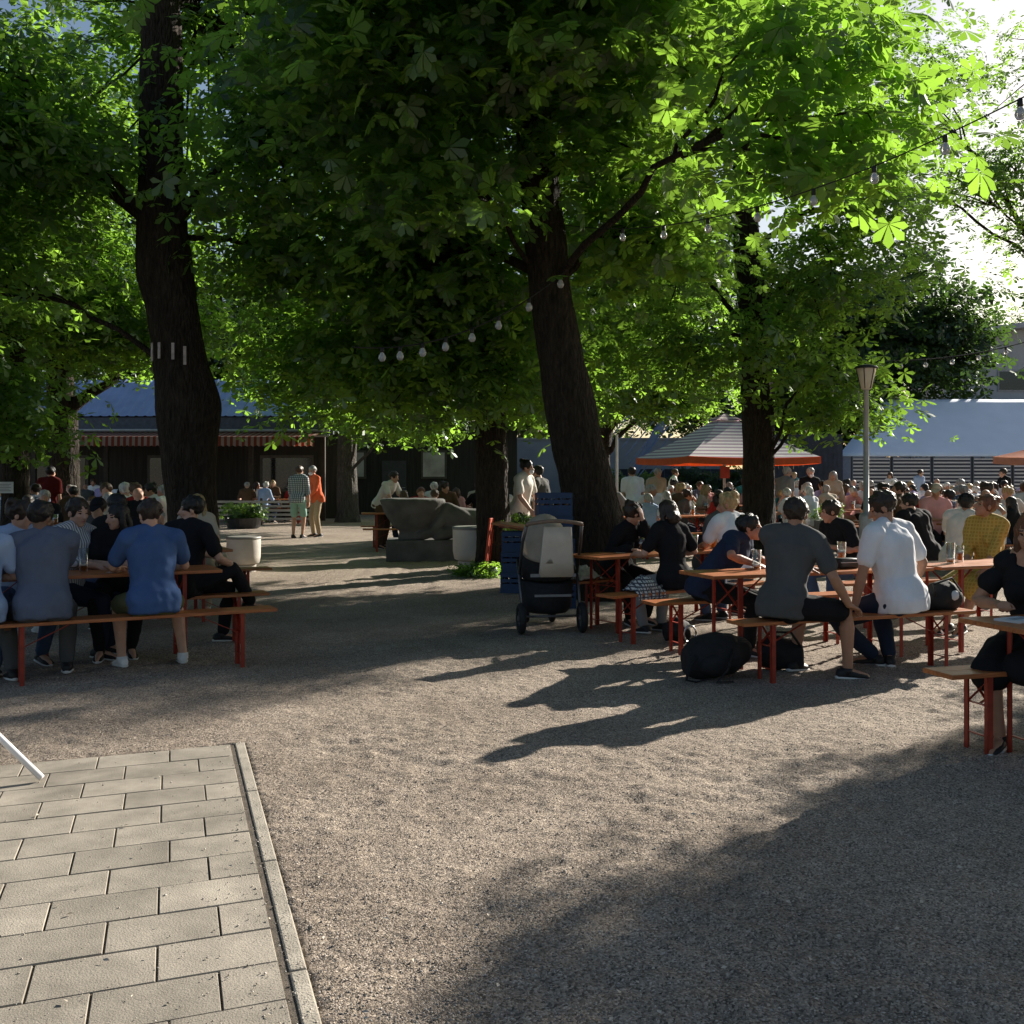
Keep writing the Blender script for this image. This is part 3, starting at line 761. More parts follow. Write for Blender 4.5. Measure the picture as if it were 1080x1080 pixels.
T2 = tree('chestnut_tree', 'leaning dark chestnut behind the pram, its trunk tilting left as it rises', [(1.22, 13.6, -.1), (1.15, 13.6, .6), (.82, 13.6, 1.95), (.48, 13.6, 4.0), (.36, 13.5, 5.2), (.24, 13.4, 6.4), (.1, 13.3, 10)], [.42, .36, .325, .275, .25, .23, .14],
     [((.2, 13.4, 9.0), (3.4, 3.2, 2.8), 180), ((-1.5, 11.6, 6.3), (1.4, 1.5, 1.2), 50), ((.7, 10.8, 6.7), (1.7, 1.3, 1.0), 46), ((2.3, 13.2, 7.3), (1.2, 1.3, 1.3), 34), ((2.7, 9.6, 5.1), (.7, .9, 1.1), 22), ((-1.2, 14.8, 4.6), (1.3, 1.1, 1.1), 44), ((1.9, 14.3, 4.7), (.9, .8, .8), 20), ((-.9, 12.3, 4.9), (.7, .7, .6), 12), ((1.25, 12.9, 5.5), (.8, .7, .6), 15), ((.5, 12.2, 6.2), (.7, .6, .5), 12)],
     'near', .34, 32, 12)
T4 = tree('chestnut_tree', 'slim straight chestnut with a dark trunk in front of the striped parasol', [(4.42, 19, -.1), (4.42, 19, 1.6), (4.38, 19, 4.), (4.2, 19, 5.6), (4.1, 19, 10)], [.30, .285, .26, .24, .13],
     [((4.0, 19.6, 9.4), (3.2, 2.8, 2.3), 130), ((5.5, 18.2, 4.9), (1.0, 1.0, .9), 20), ((2.5, 18.0, 5.2), (1.1, 1.1, 1.1), 24), ((5.3, 18.2, 3.4), (.7, .7, .5), 13), ((2.9, 18.4, 3.6), (.8, .7, .6), 15), ((5.2, 20.0, 5.2), (.8, .7, .9), 14), ((4.2, 17.6, 3.85), (.5, .4, .3), 5), ((6.3, 18.8, 6.2), (1.2, 1.1, 1.2), 28), ((2.9, 19.4, 6.9), (1.0, .9, .8), 18), ((5.5, 18.7, 2.7), (.7, .5, .35), 10)],
     'mid', .34, 34, 14)
T3 = tree('chestnut_tree', 'small dark chestnut trunk between stone sculpture and pram', [(-.3, 17, -.1), (-.3, 17, 1.2), (-.34, 17, 2.4), (-.5, 17, 4.5), (-.9, 17.2, 8)], [.29, .27, .25, .2, .1],
     [((-1.5, 17.6, 6.4), (2.6, 2.1, 2.5), 130), ((-2.5, 17.2, 3.5), (1.7, 1.2, 1.2), 74), ((-.5, 15.9, 3.6), (1.2, .7, 1.1), 46), ((-1.4, 15.9, 3.1), (1.0, .7, .7), 28), ((.5, 18.2, 4.0), (1.2, 1., 1.2), 36), ((.35, 18.5, 3.0), (.8, .7, .6), 18)],
     'mid', .33, 34, 13)
T5 = tree('chestnut_tree', 'chestnut with a fork to the right, in front of the blue roofed pavilion', [V((gx(68, 23), 23, -.1)), W(68, 470, 23), W(64, 420, 23), W(60, 360, 23), W(50, 200, 23)], [.34, .31, .29, .24, .15],
     [((-10.2, 23, 7.2), (4.0, 3.2, 3.0), 190), ((-8.6, 22.2, 4.5), (1.6, 1.2, .9), 44), ((-11, 21.6, 4.6), (1.5, 1.2, 1.0), 40), ((-9.8, 21.4, 5.6), (2.2, 1.2, 1.1), 36), ((-7.2, 22.4, 4.55), (1.7, .9, .6), 30)],
     'mid', .35, 32, 15, extra=[([W(66, 440, 23), W(95, 412, 23), W(125, 395, 23.4)], [.17, .12, .06])])
T6 = tree('chestnut_tree', 'chestnut at the far left with a paper notice pinned to its trunk', [(-9.35, 20, -.1), (-9.35, 20, 1.5), (-9.4, 20, 4), (-9.6, 20, 9)], [.27, .25, .23, .13],
     [((-9.9, 20, 7.2), (2.6, 2.6, 2.8), 120), ((-9.3, 18.8, 4.6), (1.3, .9, .9), 34), ((-9.1, 18.8, 3.0), (.8, .7, .7), 24), ((-8.9, 19.2, 2.3), (.5, .4, .35), 9)], 'mid', .34, 32, 16)
T7 = tree('plane_tree', 'pale barked tree in the distance behind the man in orange', [(-5.4, 35, -.1), (-5.45, 35, 1.5), (-5.4, 35, 4), (-5.2, 35, 9)], [.36, .33, .3, .15],
     [((-4.8, 34, 7.6), (4.2, 3., 3.8), 190), ((-4.4, 33, 3.4), (1.5, 1.2, .7), 30), ((-2.9, 32, 3.2), (1.4, 1., .7), 28), ((-6.6, 33.5, 4.6), (1.8, 1.4, 1.2), 40)], 'far', .42, 30, 17, bark=BARKL)
T12 = tree('chestnut_tree', 'bushy chestnut hanging low behind the leaning trunk', [(2.6, 31, -.1), (2.6, 31, 2), (2.9, 31, 5), (3.2, 31, 8)], [.28, .26, .2, .1],
     [((3.5, 30, 7.0), (2.6, 2.2, 2.6), 170), ((2.4, 30.6, 10.6), (3.0, 2., 2.2), 90), ((5.0, 29.6, 4.3), (1.4, 1., 1.), 44), ((3.4, 29.8, 3.7), (1.2, .9, .7), 26)], 'mid', .38, 32, 18)
T9 = tree('chestnut_tree', 'chestnut beyond the right edge whose fine branches hang against the bright sky', [(14.6, 28, -.1), (14.5, 28, 3), (14.2, 28, 7), (13.8, 28, 13)], [.42, .38, .32, .16],
     [((15.2, 28.6, 12.6), (3.0, 3., 2.6), 32), ((14.9, 28, 9.6), (2.0, 2.0, 1.7), 50), ((15.7, 26.5, 10.4), (1.1, 1.1, 1.6), 34), ((10.0, 27.2, 11.8), (2.0, 1.6, 2.2), 48), ((12.4, 26.6, 9.4), (1.3, 1.0, .7), 16), ((11.8, 26.8, 8.6), (1.6, 1.5, .8), 15), ((9.0, 27, 9.3), (1.1, 1.2, .9), 20), ((13.2, 27, 7.5), (1.0, 1.2, .7), 14)], 'mid', .30, 30, 19, twigs=.3)
T8 = tree('chestnut_tree', 'chestnut standing outside the picture to the right, shading the near gravel', [(11.6, 9.9, -.1), (11.6, 9.9, 2), (11.5, 10, 5), (11.4, 10, 9)], [.36, .33, .28, .14],
     [((10.9, 9.8, 6.6), (2.6, 2.6, 2.6), 150)] + [((9.72, 10.62, h_), (1.8, 1.8, .5), 120) for h_ in (2.9, 3.4, 3.9, 4.4)] + [((9.95, 10.45, h_), (1.6, 1.6, .75), 66) for h_ in (5.1, 6.1, 7.1)], 'far', .40, 34, 20, spread=.36)
# ------- trees that close the view
def far_tree(name, label, x, y, top, rx, n, seed, leafm=None, low=2.2, leaf=.8, per=26, sp=.9):
    zc = (top + low) / 2; rz = (top - low) / 2
    tree(name, label, [(x, y, -.1), (x, y, zc * .6), (x + .3, y, zc), (x + .2, y, top * .9)], [.45, .38, .3, .1],
         [((x, y, zc), (rx, rx * .75, rz), n), ((x - rx * .5, y - rx * .4, zc * .8), (rx * .5, rx * .4, rz * .6), n // 4), ((x + rx * .5, y - rx * .35, zc * 1.1), (rx * .5, rx * .4, rz * .5), n // 4)],
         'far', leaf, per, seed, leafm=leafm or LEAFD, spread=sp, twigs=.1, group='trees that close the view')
far_tree('broad_tree', 'broad dark tree behind the white marquee roof', 19.2, 56, 14.4, 5.6, 170, 31)
far_tree('broad_tree', 'dark tree behind the slim trunk and the striped parasol', 11.2, 58, 13.5, 5.4, 150, 32)
far_tree('broad_tree', 'dark round tree standing behind the lamp post', 15.6, 53, 11.2, 4.2, 120, 38)
far_tree('broad_tree', 'dense tree behind the blue steel strut', 3.2, 60, 13., 5.4, 150, 33)
far_tree('broad_tree', 'tree rising behind the dark shed in the middle', -5.5, 58, 14, 5.6, 150, 34)
far_tree('broad_tree', 'tree rising behind the right half of the blue pavilion roof', -14.5, 56, 14.5, 5.6, 150, 35)
far_tree('broad_tree', 'tree rising behind the left half of the blue pavilion roof', -24, 56, 15, 6.4, 170, 36)
far_tree('broad_tree', 'small pale tree beyond the grey building', 41.5, 86, 17.5, 4.2, 60, 37, LEAFS, 4., .7, 22)
# ------------------------------------------------------------------ pinned notice
t = thing('paper_notice', 'white paper notice pinned to the chestnut trunk at the far left', 'notice', (-9.42, 19.745, 1.22))
bm = bmesh.new(); box(bm, (0, 0, .11), (.30, .004, .21)); obj('sheet', bm, mat('paper', (.62, .61, .58), .8, .06), t)
for k in range(5):
    bm = bmesh.new(); box(bm, (-.015 * (k % 2), -.004, .17 - .03 * k), (.21 - .03 * (k % 2), .002, .008)); obj('printed_line', bm, mat('ink', (.08, .08, .08), .8), t)
# ------------------------------------------------------------------ left pavilion
pv = thing('pavilion', 'long low pavilion with a ribbed grey metal roof tinted sky blue and striped awnings', 'building', (-15, 36, 0))
def lp(x, y, z): return V((x + 15, y - 36, z))
x0, x1 = -27., -6.0
bm = bmesh.new(); nrib = 70
for (a0, a1) in ((x0, x1),):
    n = nrib * 4; rowA, rowB = [], []
    for i in range(n + 1):
        x = a0 + (a1 - a0) * i / n; h = .028 if i % 4 in (0,) else 0.
        rowA.append(bm.verts.new(lp(x, 35.6, 3.52 + h))); rowB.append(bm.verts.new(lp(x, 38., 4.95 + h)))
    for i in range(n): bm.faces.new((rowA[i], rowA[i + 1], rowB[i + 1], rowB[i]))
obj('roof', bm, mat('roof_sheet', (.26, .35, .56), .5, .1, 1.5, metal=.15), pv)  # the sky's reflected blue is put into the colour of pale grey metal
bm = bmesh.new(); box(bm, lp((x0 + x1) / 2, 35.75, 3.2), (x1 - x0, .2, .56)); obj('fascia', bm, mat('fascia_dark', (.07, .085, .12), .6, .2), pv)
for z, y in ((2.88, 35.5), (3.06, 35.55)):
    bm = bmesh.new(); tube(bm, [lp(x0, y, z), lp(x1 - .1, y, z - .02)], .045); obj('gutter', bm, mat('gutter_zinc', (.42, .43, .44), .5, .15), pv)
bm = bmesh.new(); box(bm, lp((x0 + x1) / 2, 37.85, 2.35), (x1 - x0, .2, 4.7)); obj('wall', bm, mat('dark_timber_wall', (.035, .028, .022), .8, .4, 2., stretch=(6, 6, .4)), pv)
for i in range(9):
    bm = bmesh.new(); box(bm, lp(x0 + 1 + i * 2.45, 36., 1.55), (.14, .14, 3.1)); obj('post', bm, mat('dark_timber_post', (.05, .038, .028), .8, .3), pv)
for i in range(5):
    w = bmesh.new(); box(w, lp(x0 + 3 + i * 4., 37.73, 1.6), (1.9, .05, 1.3)); f = obj('window', w, mat('window_frame', (.10, .085, .07), .6), pv)
    w = bmesh.new(); box(w, lp(x0 + 3 + i * 4., 37.70, 1.6), (1.7, .03, 1.1)); obj('pane', w, mat('dark_glass', (.02, .022, .025), .08, spec=.8), f)
AWN = band_mat('awning_stripes', (.42, .32, .26), (.27, .05, .025), 0, 5.2, .5, .85)
for (a, b) in ((-14.4, -11.0), (-10.2, -6.4)):
    bm = bmesh.new(); n = int((b - a) / .06)
    top = [bm.verts.new(lp(a + (b - a) * i / n, 35.9, 3.02)) for i in range(n + 1)]
    edge = [bm.verts.new(lp(a + (b - a) * i / n, 34.4, 2.80)) for i in range(n + 1)]
    low = [bm.verts.new(lp(a + (b - a) * i / n, 34.38, 2.52 - .05 * abs(math.sin(i * .06 / .192 * math.pi)))) for i in range(n + 1)]
    for i in range(n):
        bm.faces.new((top[i], top[i + 1], edge[i + 1], edge[i])); bm.faces.new((edge[i], edge[i + 1], low[i + 1], low[i]))
    bmesh.ops.solidify(bm, geom=bm.faces, thickness=.008)
    obj('awning', bm, AWN, pv)
# lamp and slat fences in front of the terrace
def slat_fence(label, xa, xb, y, ca, z0=.12, z1=.78, rows=5):
    t = thing('slat_fence', label, 'fence', ((xa + xb) / 2, y, 0), 0, 'slat fences along the terrace')
    L_ = xb - xa; h = (z1 - z0) / rows
    for k in range(rows):
        bm = bmesh.new(); box(bm, (0, 0, z0 + h * (k + .5)), (L_, .025, h * .55), None, .004); obj('board', bm, ca, t)
    n = max(2, int(L_ / 1.6))
    for k in range(n + 1):
        bm = bmesh.new(); box(bm, (-L_ / 2 + L_ * k / n, .04, (z1 + .05) / 2), (.07, .05, z1 + .05)); obj('post', bm, mat('fence_post', (.10, .07, .05), .8, .3), t)
SLW = mat('fence_board', (.46, .40, .35), .8, .2, 3., stretch=(.4, 4, 4)); SLR = mat('fence_board_red', (.34, .12, .07), .8, .2, 3.)
slat_fence('low slatted terrace fence behind the round green bush', -9.3, -6.3, 33, SLW)
slat_fence('low slatted terrace fence beyond the thick marked chestnut', -13.6, -10.2, 33, SLW)
slat_fence('low slatted fence at the left edge by the notice tree', -14.0, -10.6, 25.5, SLR, .1, .9)
def bush(name, label, c, r, n, leaf, seed, pot=None, leafm=None, kind='far', cat='plant', per=22, sp=.14):
    t = thing(name, label, cat, (c[0], c[1], c[2]))
    me = crown_mesh([((0, 0, (pot[1] if pot else 0) + r[2] * .9), r, n)], kind, leaf, per, seed, sp)
    obj('foliage', me, leafm or LEAFS, t)
    bm = bmesh.new()
    for k in range(9):
        a = k * 2.4; tube(bm, [(0, 0, (pot[1] if pot else 0) - .02), (r[0] * .3 * math.cos(a), r[1] * .3 * math.sin(a), (pot[1] if pot else 0) + r[2] * .8), (r[0] * .6 * math.cos(a), r[1] * .6 * math.sin(a), (pot[1] if pot else 0) + r[2] * 1.4)], [.012, .009, .004], 5)
    obj('stem', bm, mat('green_stem', (.06, .09, .03), .7), t)
    return t
t = bush('potted_bush', 'round green bush in a dark tub before the terrace fence', (gx(257, 31), 31, 0), (.62, .5, .30), 40, .16, 41, (.4, .22), sp=.1)
bm = bmesh.new(); lathe(bm, [(.38, 0), (.46, .02), (.52, .26), (.54, .30), (.48, .30), (.46, .26)], 24); obj('tub', bm, DARKSTEEL, t)
# ------------------------------------------------------------------ middle background
sh = thing('dark_shed', 'dark timber shed with a small bright window behind the sculpture', 'building', (-4, 43, 0))
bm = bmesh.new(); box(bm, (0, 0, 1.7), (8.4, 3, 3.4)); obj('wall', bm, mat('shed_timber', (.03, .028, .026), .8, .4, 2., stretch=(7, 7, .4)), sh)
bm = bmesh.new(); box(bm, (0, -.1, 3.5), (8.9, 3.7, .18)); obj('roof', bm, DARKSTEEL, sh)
for cx in (.95, -2.2):
    bm = bmesh.new(); box(bm, (cx, -1.53, 1.95), (1.0, .06, 1.1)); f = obj('window', bm, mat('window_frame_dark', (.08, .075, .07), .6), sh)
    bm = bmesh.new(); box(bm, (cx, -1.57, 1.95), (.84, .04, .94)); obj('pane', bm, mat('window_light_pane', (.42, .42, .42), .25, .3, 2., spec=.6), f)  # pale pane colour stands for the light in the window
bm = bmesh.new(); box(bm, (-.6, -1.53, 1.05), (.95, .06, 2.1)); d = obj('door', bm, mat('shed_door', (.05, .055, .065), .6), sh)
bm = bmesh.new(); tube(bm, [(-.28, -1.6, 1.05), (-.28, -1.64, 1.05), (-.16, -1.64, 1.05)], .012); obj('handle', bm, CHROME, d)
wl = thing('rendered_wall', 'long grey blue rendered wall closing the garden behind the leaning trunk', 'wall', (4.5, 47, 0))
bm = bmesh.new(); box(bm, (0, 0, 1.55), (9.4, .3, 3.1)); obj('face', bm, mat('render_greyblue', (.30, .33, .38), .85, .1, 1.2, .2, 60.), wl)
bm = bmesh.new(); box(bm, (0, 0, 3.14), (9.6, .42, .08)); obj('coping', bm, mat('coping', (.36, .36, .37), .8, .1), wl)
st = thing('steel_canopy', 'blue steel canopy with a raked strut above the striped parasol', 'canopy', (7.2, 45, 0))
BLUEST = mat('blue_steel', (.18, .26, .46), .45, .1, 3.)
bm = bmesh.new(); bar(bm, (-1.6, -.4, 6.75), (2.0, .2, 6.6), .34, .34); obj('beam', bm, BLUEST, st)
bm = bmesh.new(); bar(bm, (.55, 0, 6.6), (-1.0, 0, 3.4), .42, .3); obj('strut', bm, BLUEST, st)
bm = bmesh.new(); bar(bm, (-1.0, 0, 3.5), (-2.9, .1, .0), .42, .3); obj('strut', bm, BLUEST, st)
bm = bmesh.new(); box(bm, (.2, 1.0, 6.98), (4.6, 3.4, .12)); obj('roof', bm, mat('canopy_sheet', (.42, .46, .54), .5, .1), st)
for k in range(9):
    bm = bmesh.new(); bar(bm, (-1.3 + k * .14, -.25, 5.2 - k * .32), (-2.9 + k * .16, -.25, 3.3 - k * .32), .05, .05); obj('cable_stay', bm, BLUEST, st)
bush('hedge_bush', 'bright green shrub beside the pale pole behind the leaning trunk', (gx(662, 42), 42, 0), (1.6, .9, .95), 70, .34, 42, sp=.25, cat='shrub')
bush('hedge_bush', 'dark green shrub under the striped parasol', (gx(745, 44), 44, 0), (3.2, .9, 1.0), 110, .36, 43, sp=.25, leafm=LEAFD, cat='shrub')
pl = thing('flag_pole', 'slim pale metal pole to the right of the leaning trunk', 'pole', (gx(650.5, 30), 30, 0))
bm = bmesh.new(); tube(bm, [(0, 0, 0), (0, 0, 2.7)], [.045, .04], 10); obj('shaft', bm, mat('pale_metal', (.5, .52, .52), .4, .1, metal=.5), pl)
bm = bmesh.new(); lathe(bm, [(.12, 0), (.12, .05), (.055, .08)], 14); obj('foot', bm, DARKSTEEL, pl)
# ------------------------------------------------------------------ right background
mq = thing('marquee', 'large white marquee hall with a sloping roof behind the right crowd', 'marquee', (20, 46, 0))
mz = lambda x, y, z: V((x - 20, y - 46, z))
A, B, C_, D = mz(gx(884, 45), 45, 2.35), mz(31, 45, 2.35), mz(31, 49.3, 5.05), mz(gx(932, 49.3), 49.3, 5.05)
bm = bmesh.new(); v = [bm.verts.new(p) for p in (A, B, C_, D)]; bm.faces.new(v)
bmesh.ops.subdivide_edges(bm, edges=bm.edges[:], cuts=14, use_grid_fill=True)
for q in bm.verts: q.co.z += .012 * math.sin(q.co.x * 1.6) * math.sin((q.co.y + 1) * .5)
bmesh.ops.solidify(bm, geom=bm.faces, thickness=.03)
obj('roof', bm, mat('tarpaulin', (.80, .86, .94), .55, .04, 1.), mq, smooth=True)
bm = bmesh.new(); box(bm, ((A.x + B.x) / 2 + .1, -.85, 1.15), (B.x - A.x - .2, .06, 2.3)); obj('wall', bm, mat('marquee_wall', (.20, .24, .32), .6, .1), mq)
bm = bmesh.new(); v = [bm.verts.new(p) for p in (A + V((.06, .1, 0)), D + V((.06, 0, -.04)), V((D.x + .06, D.y, 0)), V((A.x + .06, A.y + .1, 0)))]; bm.faces.new(v); bmesh.ops.solidify(bm, geom=bm.faces, thickness=.03)
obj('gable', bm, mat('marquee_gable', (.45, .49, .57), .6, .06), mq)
for k in range(6):
    bm = bmesh.new(); box(bm, (A.x + .12 + k * 3., -1.02, 1.16), (.12, .12, 2.32)); obj('post', bm, mat('marquee_post', (.12, .13, .15), .5), mq)
SCR = band_mat('screen_stripes', (.05, .055, .075), (.62, .61, .62), 2, 7.2, .55, .8, .2)
for k in range(7):
    x = gx(898 + k * 42.5, 41)
    t = thing('striped_screen', ['first', 'second', 'third', 'fourth', 'fifth', 'sixth', 'seventh'][k] + ' striped wind screen counted from the lamp side, below the marquee roof', 'screen', (x + .77, 41, 0), 0, 'striped wind screens below the marquee')
    bm = bmesh.new(); box(bm, (0, 0, 1.55), (1.40, .03, 1.26)); obj('cloth_panel', bm, SCR, t)
    for e in (-.76, .76):
        bm = bmesh.new(); box(bm, (e, 0, 1.13), (.05, .05, 2.26)); obj('post', bm, DARKSTEEL, t)
gb = thing('grey_building', 'grey flat fronted building with a low pitched roof above the marquee', 'building', (31, 64, 0))
GW = mat('grey_render', (.46, .48, .50), .85, .1, .8, .15, 30.)
bm = bmesh.new(); xl = gx(1018, 64) - 31
v = [bm.verts.new(p) for p in (V((xl, 0, 0)), V((16, 0, 0)), V((16, 0, 12.2)), V((xl, 0, 9.9)))]; f = bm.faces.new(v); r = bmesh.ops.extrude_face_region(bm, geom=[f])
for q in r['geom']:
    if isinstance(q, bmesh.types.BMVert): q.co.y += 9
bmesh.ops.recalc_face_normals(bm, faces=bm.faces); obj('wall', bm, GW, gb)
bm = bmesh.new(); bar(bm, (xl - .5, 4, 10.0), (16.3, 4, 12.45), .3, 10.4, up=(0, 1, 0)); obj('roof', bm, mat('roof_edge', (.42, .44, .48), .6), gb)
bm = bmesh.new(); box(bm, (xl + 1.7, -.5, 5.9), (6.5, 1.0, .16)); obj('balcony_slab', bm, mat('white_concrete', (.5, .51, .53), .8), gb)
bm = bmesh.new(); box(bm, (xl - .7, .2, 6.6), (1.2, .5, 3.0)); obj('chimney_block', bm, mat('white_render', (.52, .53, .55), .85, .06), gb)
for cx in (3.0, 7.2):
    bm = bmesh.new(); box(bm, (xl + cx, -.03, 7.2), (2.1, .08, 1.3)); f = obj('window', bm, mat('win_white', (.4, .41, .42), .6), gb)
    bm = bmesh.new(); box(bm, (xl + cx, -.07, 7.2), (1.9, .06, 1.1)); obj('pane', bm, mat('dark_glass', (.02, .022, .025), .08, spec=.8), f)
dw = thing('board_fence', 'tall dark blue board fence between slim chestnut and white marquee', 'fence', (gx(868, 43), 43, 0))
for k in range(16):
    bm = bmesh.new(); box(bm, (-2.3 + k * .2, .004 * (k % 2), 1.6), (.19, .03, 3.2)); obj('board', bm, mat('fence_dark', (.035, .042, .06), .7, .3, 4.), dw)
for z in (.5, 2.6):
    bm = bmesh.new(); box(bm, (-.8, .06, z), (3.2, .06, .1)); obj('rail', bm, mat('fence_dark', (.035, .042, .06)), dw)
dw2 = thing('board_fence', 'dark board fence behind the crowd left of the slim chestnut', 'fence', (gx(760, 46), 46.2, 0))
for k in range(22):
    bm = bmesh.new(); box(bm, (-4.2 + k * .4, .004 * (k % 2), .9), (.39, .03, 1.8)); obj('board', bm, mat('fence_dark', (.035, .042, .06), .7, .3, 4.), dw2)
# ------------------------------------------------------------------ beer garden furniture
def leg_frame(t, x, h, w, inward):
    """folding steel end frame: two uprights of angle iron, cross pieces, a diagonal cross and a stay up to the board"""
    for sy in (-1, 1):
        bm = bmesh.new(); y = sy * (w / 2 - .02)
        box(bm, (x, y, h / 2), (.034, .005, h)); box(bm, (x - .0145 * inward, y - sy * .014, h / 2), (.005, .03, h))
        obj('leg', bm, RED, t)
    for z in (.10, h * .62):
        bm = bmesh.new(); bar(bm, (x, -w / 2 + .024, z), (x, w / 2 - .024, z), .022, .006); obj('crossbar', bm, RED, t)
    for sy in (-1, 1):
        bm = bmesh.new(); bar(bm, (x + inward * (.006 + .004 * sy), -sy * (w / 2 - .03), h * .62), (x + inward * (.006 + .004 * sy), sy * (w / 2 - .03), h - .02), .018, .004); obj('cross_brace', bm, RED, t)
    bm = bmesh.new(); bar(bm, (x + inward * .012, 0, h * .62), (x + inward * .36, 0, h - .004), .018, .006); obj('stay', bm, RED, t)
def board(n, L, w, th, z, seed):
    bm = bmesh.new(); pw = w / n
    for k in range(n):
        box(bm, (0, -w / 2 + pw * (k + .5), z - th / 2), (L, pw - .0025, th), None, .004)
    return bm
def make_bench(label):
    t = thing('beer_bench', label, 'bench', (0, 0, 0), 0, 'folding beer benches')
    obj('seat', board(2, 2.2, .25, .027, .47, 1), PLANK, t)
    for s in (-1, 1): leg_frame(t, s * .82, .442, .23, -s)
    return t
def make_table(label):
    t = thing('beer_table', label, 'table', (0, 0, 0), 0, 'folding beer tables')
    obj('tabletop', board(4, 2.2, .55, .028, .77, 2), PLANK, t)
    for s in (-1, 1): leg_frame(t, s * .80, .741, .46, -s)
    return t
protoB = protoT = None
def bench(x, y, th, label):
    global protoB
    if protoB is None:
        protoB = make_bench(label); protoB.location = (x, y, 0); protoB.rotation_euler.z = R(th); return protoB
    return dup(protoB, (x, y, 0), R(th), label)
def table(x, y, th, label):
    global protoT
    if protoT is None:
        protoT = make_table(label); protoT.location = (x, y, 0); protoT.rotation_euler.z = R(th); return protoT
    return dup(protoT, (x, y, 0), R(th), label)
def uv(th): a = R(th); return V((math.cos(a), math.sin(a), 0)), V((-math.sin(a), math.cos(a), 0))
# left sets
TL = 28; uL, nL = uv(TL)
bench(-2.97, 8.38, TL, 'bench at the left holding the two men in grey and blue shirts')
table(-3.56, 8.75, TL, 'table in front of the man in the blue t-shirt')
bench(-3.3, 9.55, TL, 'bench facing the camera where the man in black crosses his legs')
bench(-4.09, 10.48, TL, 'near bench of the second left table, behind the man in black')
table(-4.1, 11.15, TL, 'second left table, with mugs, in front of the thick marked chestnut')
bench(-3.87, 12.18, TL, 'bench on the far side of the second left table beside the pale bin')
# right sets
TA = 36; uA, nA = uv(TA); TB = 20.5; uB, nB = uv(TB)
cA = V((.78, 10.4, 0)) + uA * 1.1 + nA * .15
table(cA.x, cA.y, TA, 'table with the tall beer glass, its end beside the pram')
bA = V((.85, 9.75, 0)) + uA * 1.1; bench(bA.x, bA.y, TA, 'bench with the patterned cloth where the person in black blouse sits')
bA2 = V((.62, 11.05, 0)) + uA * 1.1; bench(bA2.x, bA2.y, TA, 'bench with the white cloth heap in front of the leaning chestnut')
cB = V((1.52, 8.62, 0)) + uB * 1.1 + nB * .06
table(cB.x, cB.y, TB, 'table between the man in grey and the man leaning on his elbow')
bB = V((1.68, 8.0, 0)) + uB * 1.1; bench(bB.x, bB.y, TB, 'bench carrying the man in grey t-shirt and the man in white t-shirt')
bB2 = V((1.28, 8.98, 0)) + uB * 1.1 + nB * .28; bench(bB2.x, bB2.y, TB, 'bench behind the black backpack on the far side of the grey shirt table')
cC = cB + uB * 2.28 + nB * .05; table(cC.x, cC.y, TB + 2, 'table in front of the woman in the mustard dress')
bC2 = cC + nB * 1.35 + uB * .2; bench(bC2.x, bC2.y, TB, 'bench under the woman in the mustard dress')
TD = 17; uD, nD = uv(TD)
cD = V((2.60, 5.74, 0)) + uD * 1.1; table(cD.x, cD.y, TD, 'near table at the right edge with a white plate on it')
bD = V((2.39, 5.97, 0)) + uD * 1.1; bench(bD.x, bD.y, TD, 'near bench at the right edge, pale with reflected sky')
# ------------------------------------------------------------------ people at the near tables
def at(c, u, t): return c + u * t
bL = V((-2.97, 8.38, 0)); bL2 = V((-3.3, 9.55, 0))
p = at(bL, uL, -.67)
person('man in a slate grey polo shirt seen from behind at the left bench end', p.x, p.y, -TL, .010, 'brown', 'slate', 'charcoal', 'black', lean=14, hyaw=38, hpitch=14, twist=10, hands=[(.06, .50, .80), (-.16, .48, .80)], bulk=1.06, size=1.02, feet=[(.2, .34, .085), (-.2, .2, .085)])
p = at(bL, uL, .13)
person('man in a blue t-shirt with white sneakers seen from behind on the left bench', p.x, p.y, -TL, .010, 'fair', 'blue', 'olive', 'dark', 'white', lean=10, hyaw=-8, hpitch=22, hands=[(.20, .46, .80), (-.20, .46, .80)], leg='shorts', bulk=1.02, size=1.01, feet=[(.30, .36, .085), (-.18, .40, .085)], twist=-4)
p = at(bL, uL, -1.12)
person('person in a light blue shirt cut off by the left picture edge', p.x, p.y, -TL, .012, 'fair', 'paleblue', 'jeans', 'brown', lean=10, hpitch=15, bulk=1.)
p = at(bL2, uL, .36)
person('man in black with black trousers crossing his legs, looking left', p.x, p.y, 62, .010, 'fair', 'black', 'black', 'black', 'black', lean=2, hyaw=-125, hpitch=4, twist=-45, hands=[(.05, .40, .74), (-.28, .30, .80)], feet=[(-.10, .62, .36), (-.14, .36, .085)], knees=[(.2, 1, 1.2), (-.1, 1, .6)], toes=(5, -10))
p = at(bL2, uL, -.24)
person('dark haired woman in black facing the camera at the left table', p.x, p.y, 160, .011, 'fair', 'black', 'black', 'black', female=True, hair='long', lean=8, hyaw=55, hpitch=6, hands=[(.1, .40, .82), (-.12, .34, .82)])
p = at(bL2, uL, -.66)
person('man in a white shirt with thin stripes turned to the right', p.x, p.y, 95, .010, 'fair', 'stripe', 'darkjeans', 'dark', lean=8, hyaw=10, hpitch=8, twist=20, hands=[(.22, .40, .80), (-.1, .42, .80)], sleeve='rolled')
p = at(bL2, uL, -1.06)
person('person with dark hair in a pale blue top behind the grey polo man', p.x, p.y, 140, .012, 'fair', 'paleblue', 'jeans', 'dark', lean=12, hyaw=-60, hair='messy', hpitch=10)
bM = V((-4.09, 10.48, 0)); bM2 = V((-3.87, 12.18, 0))
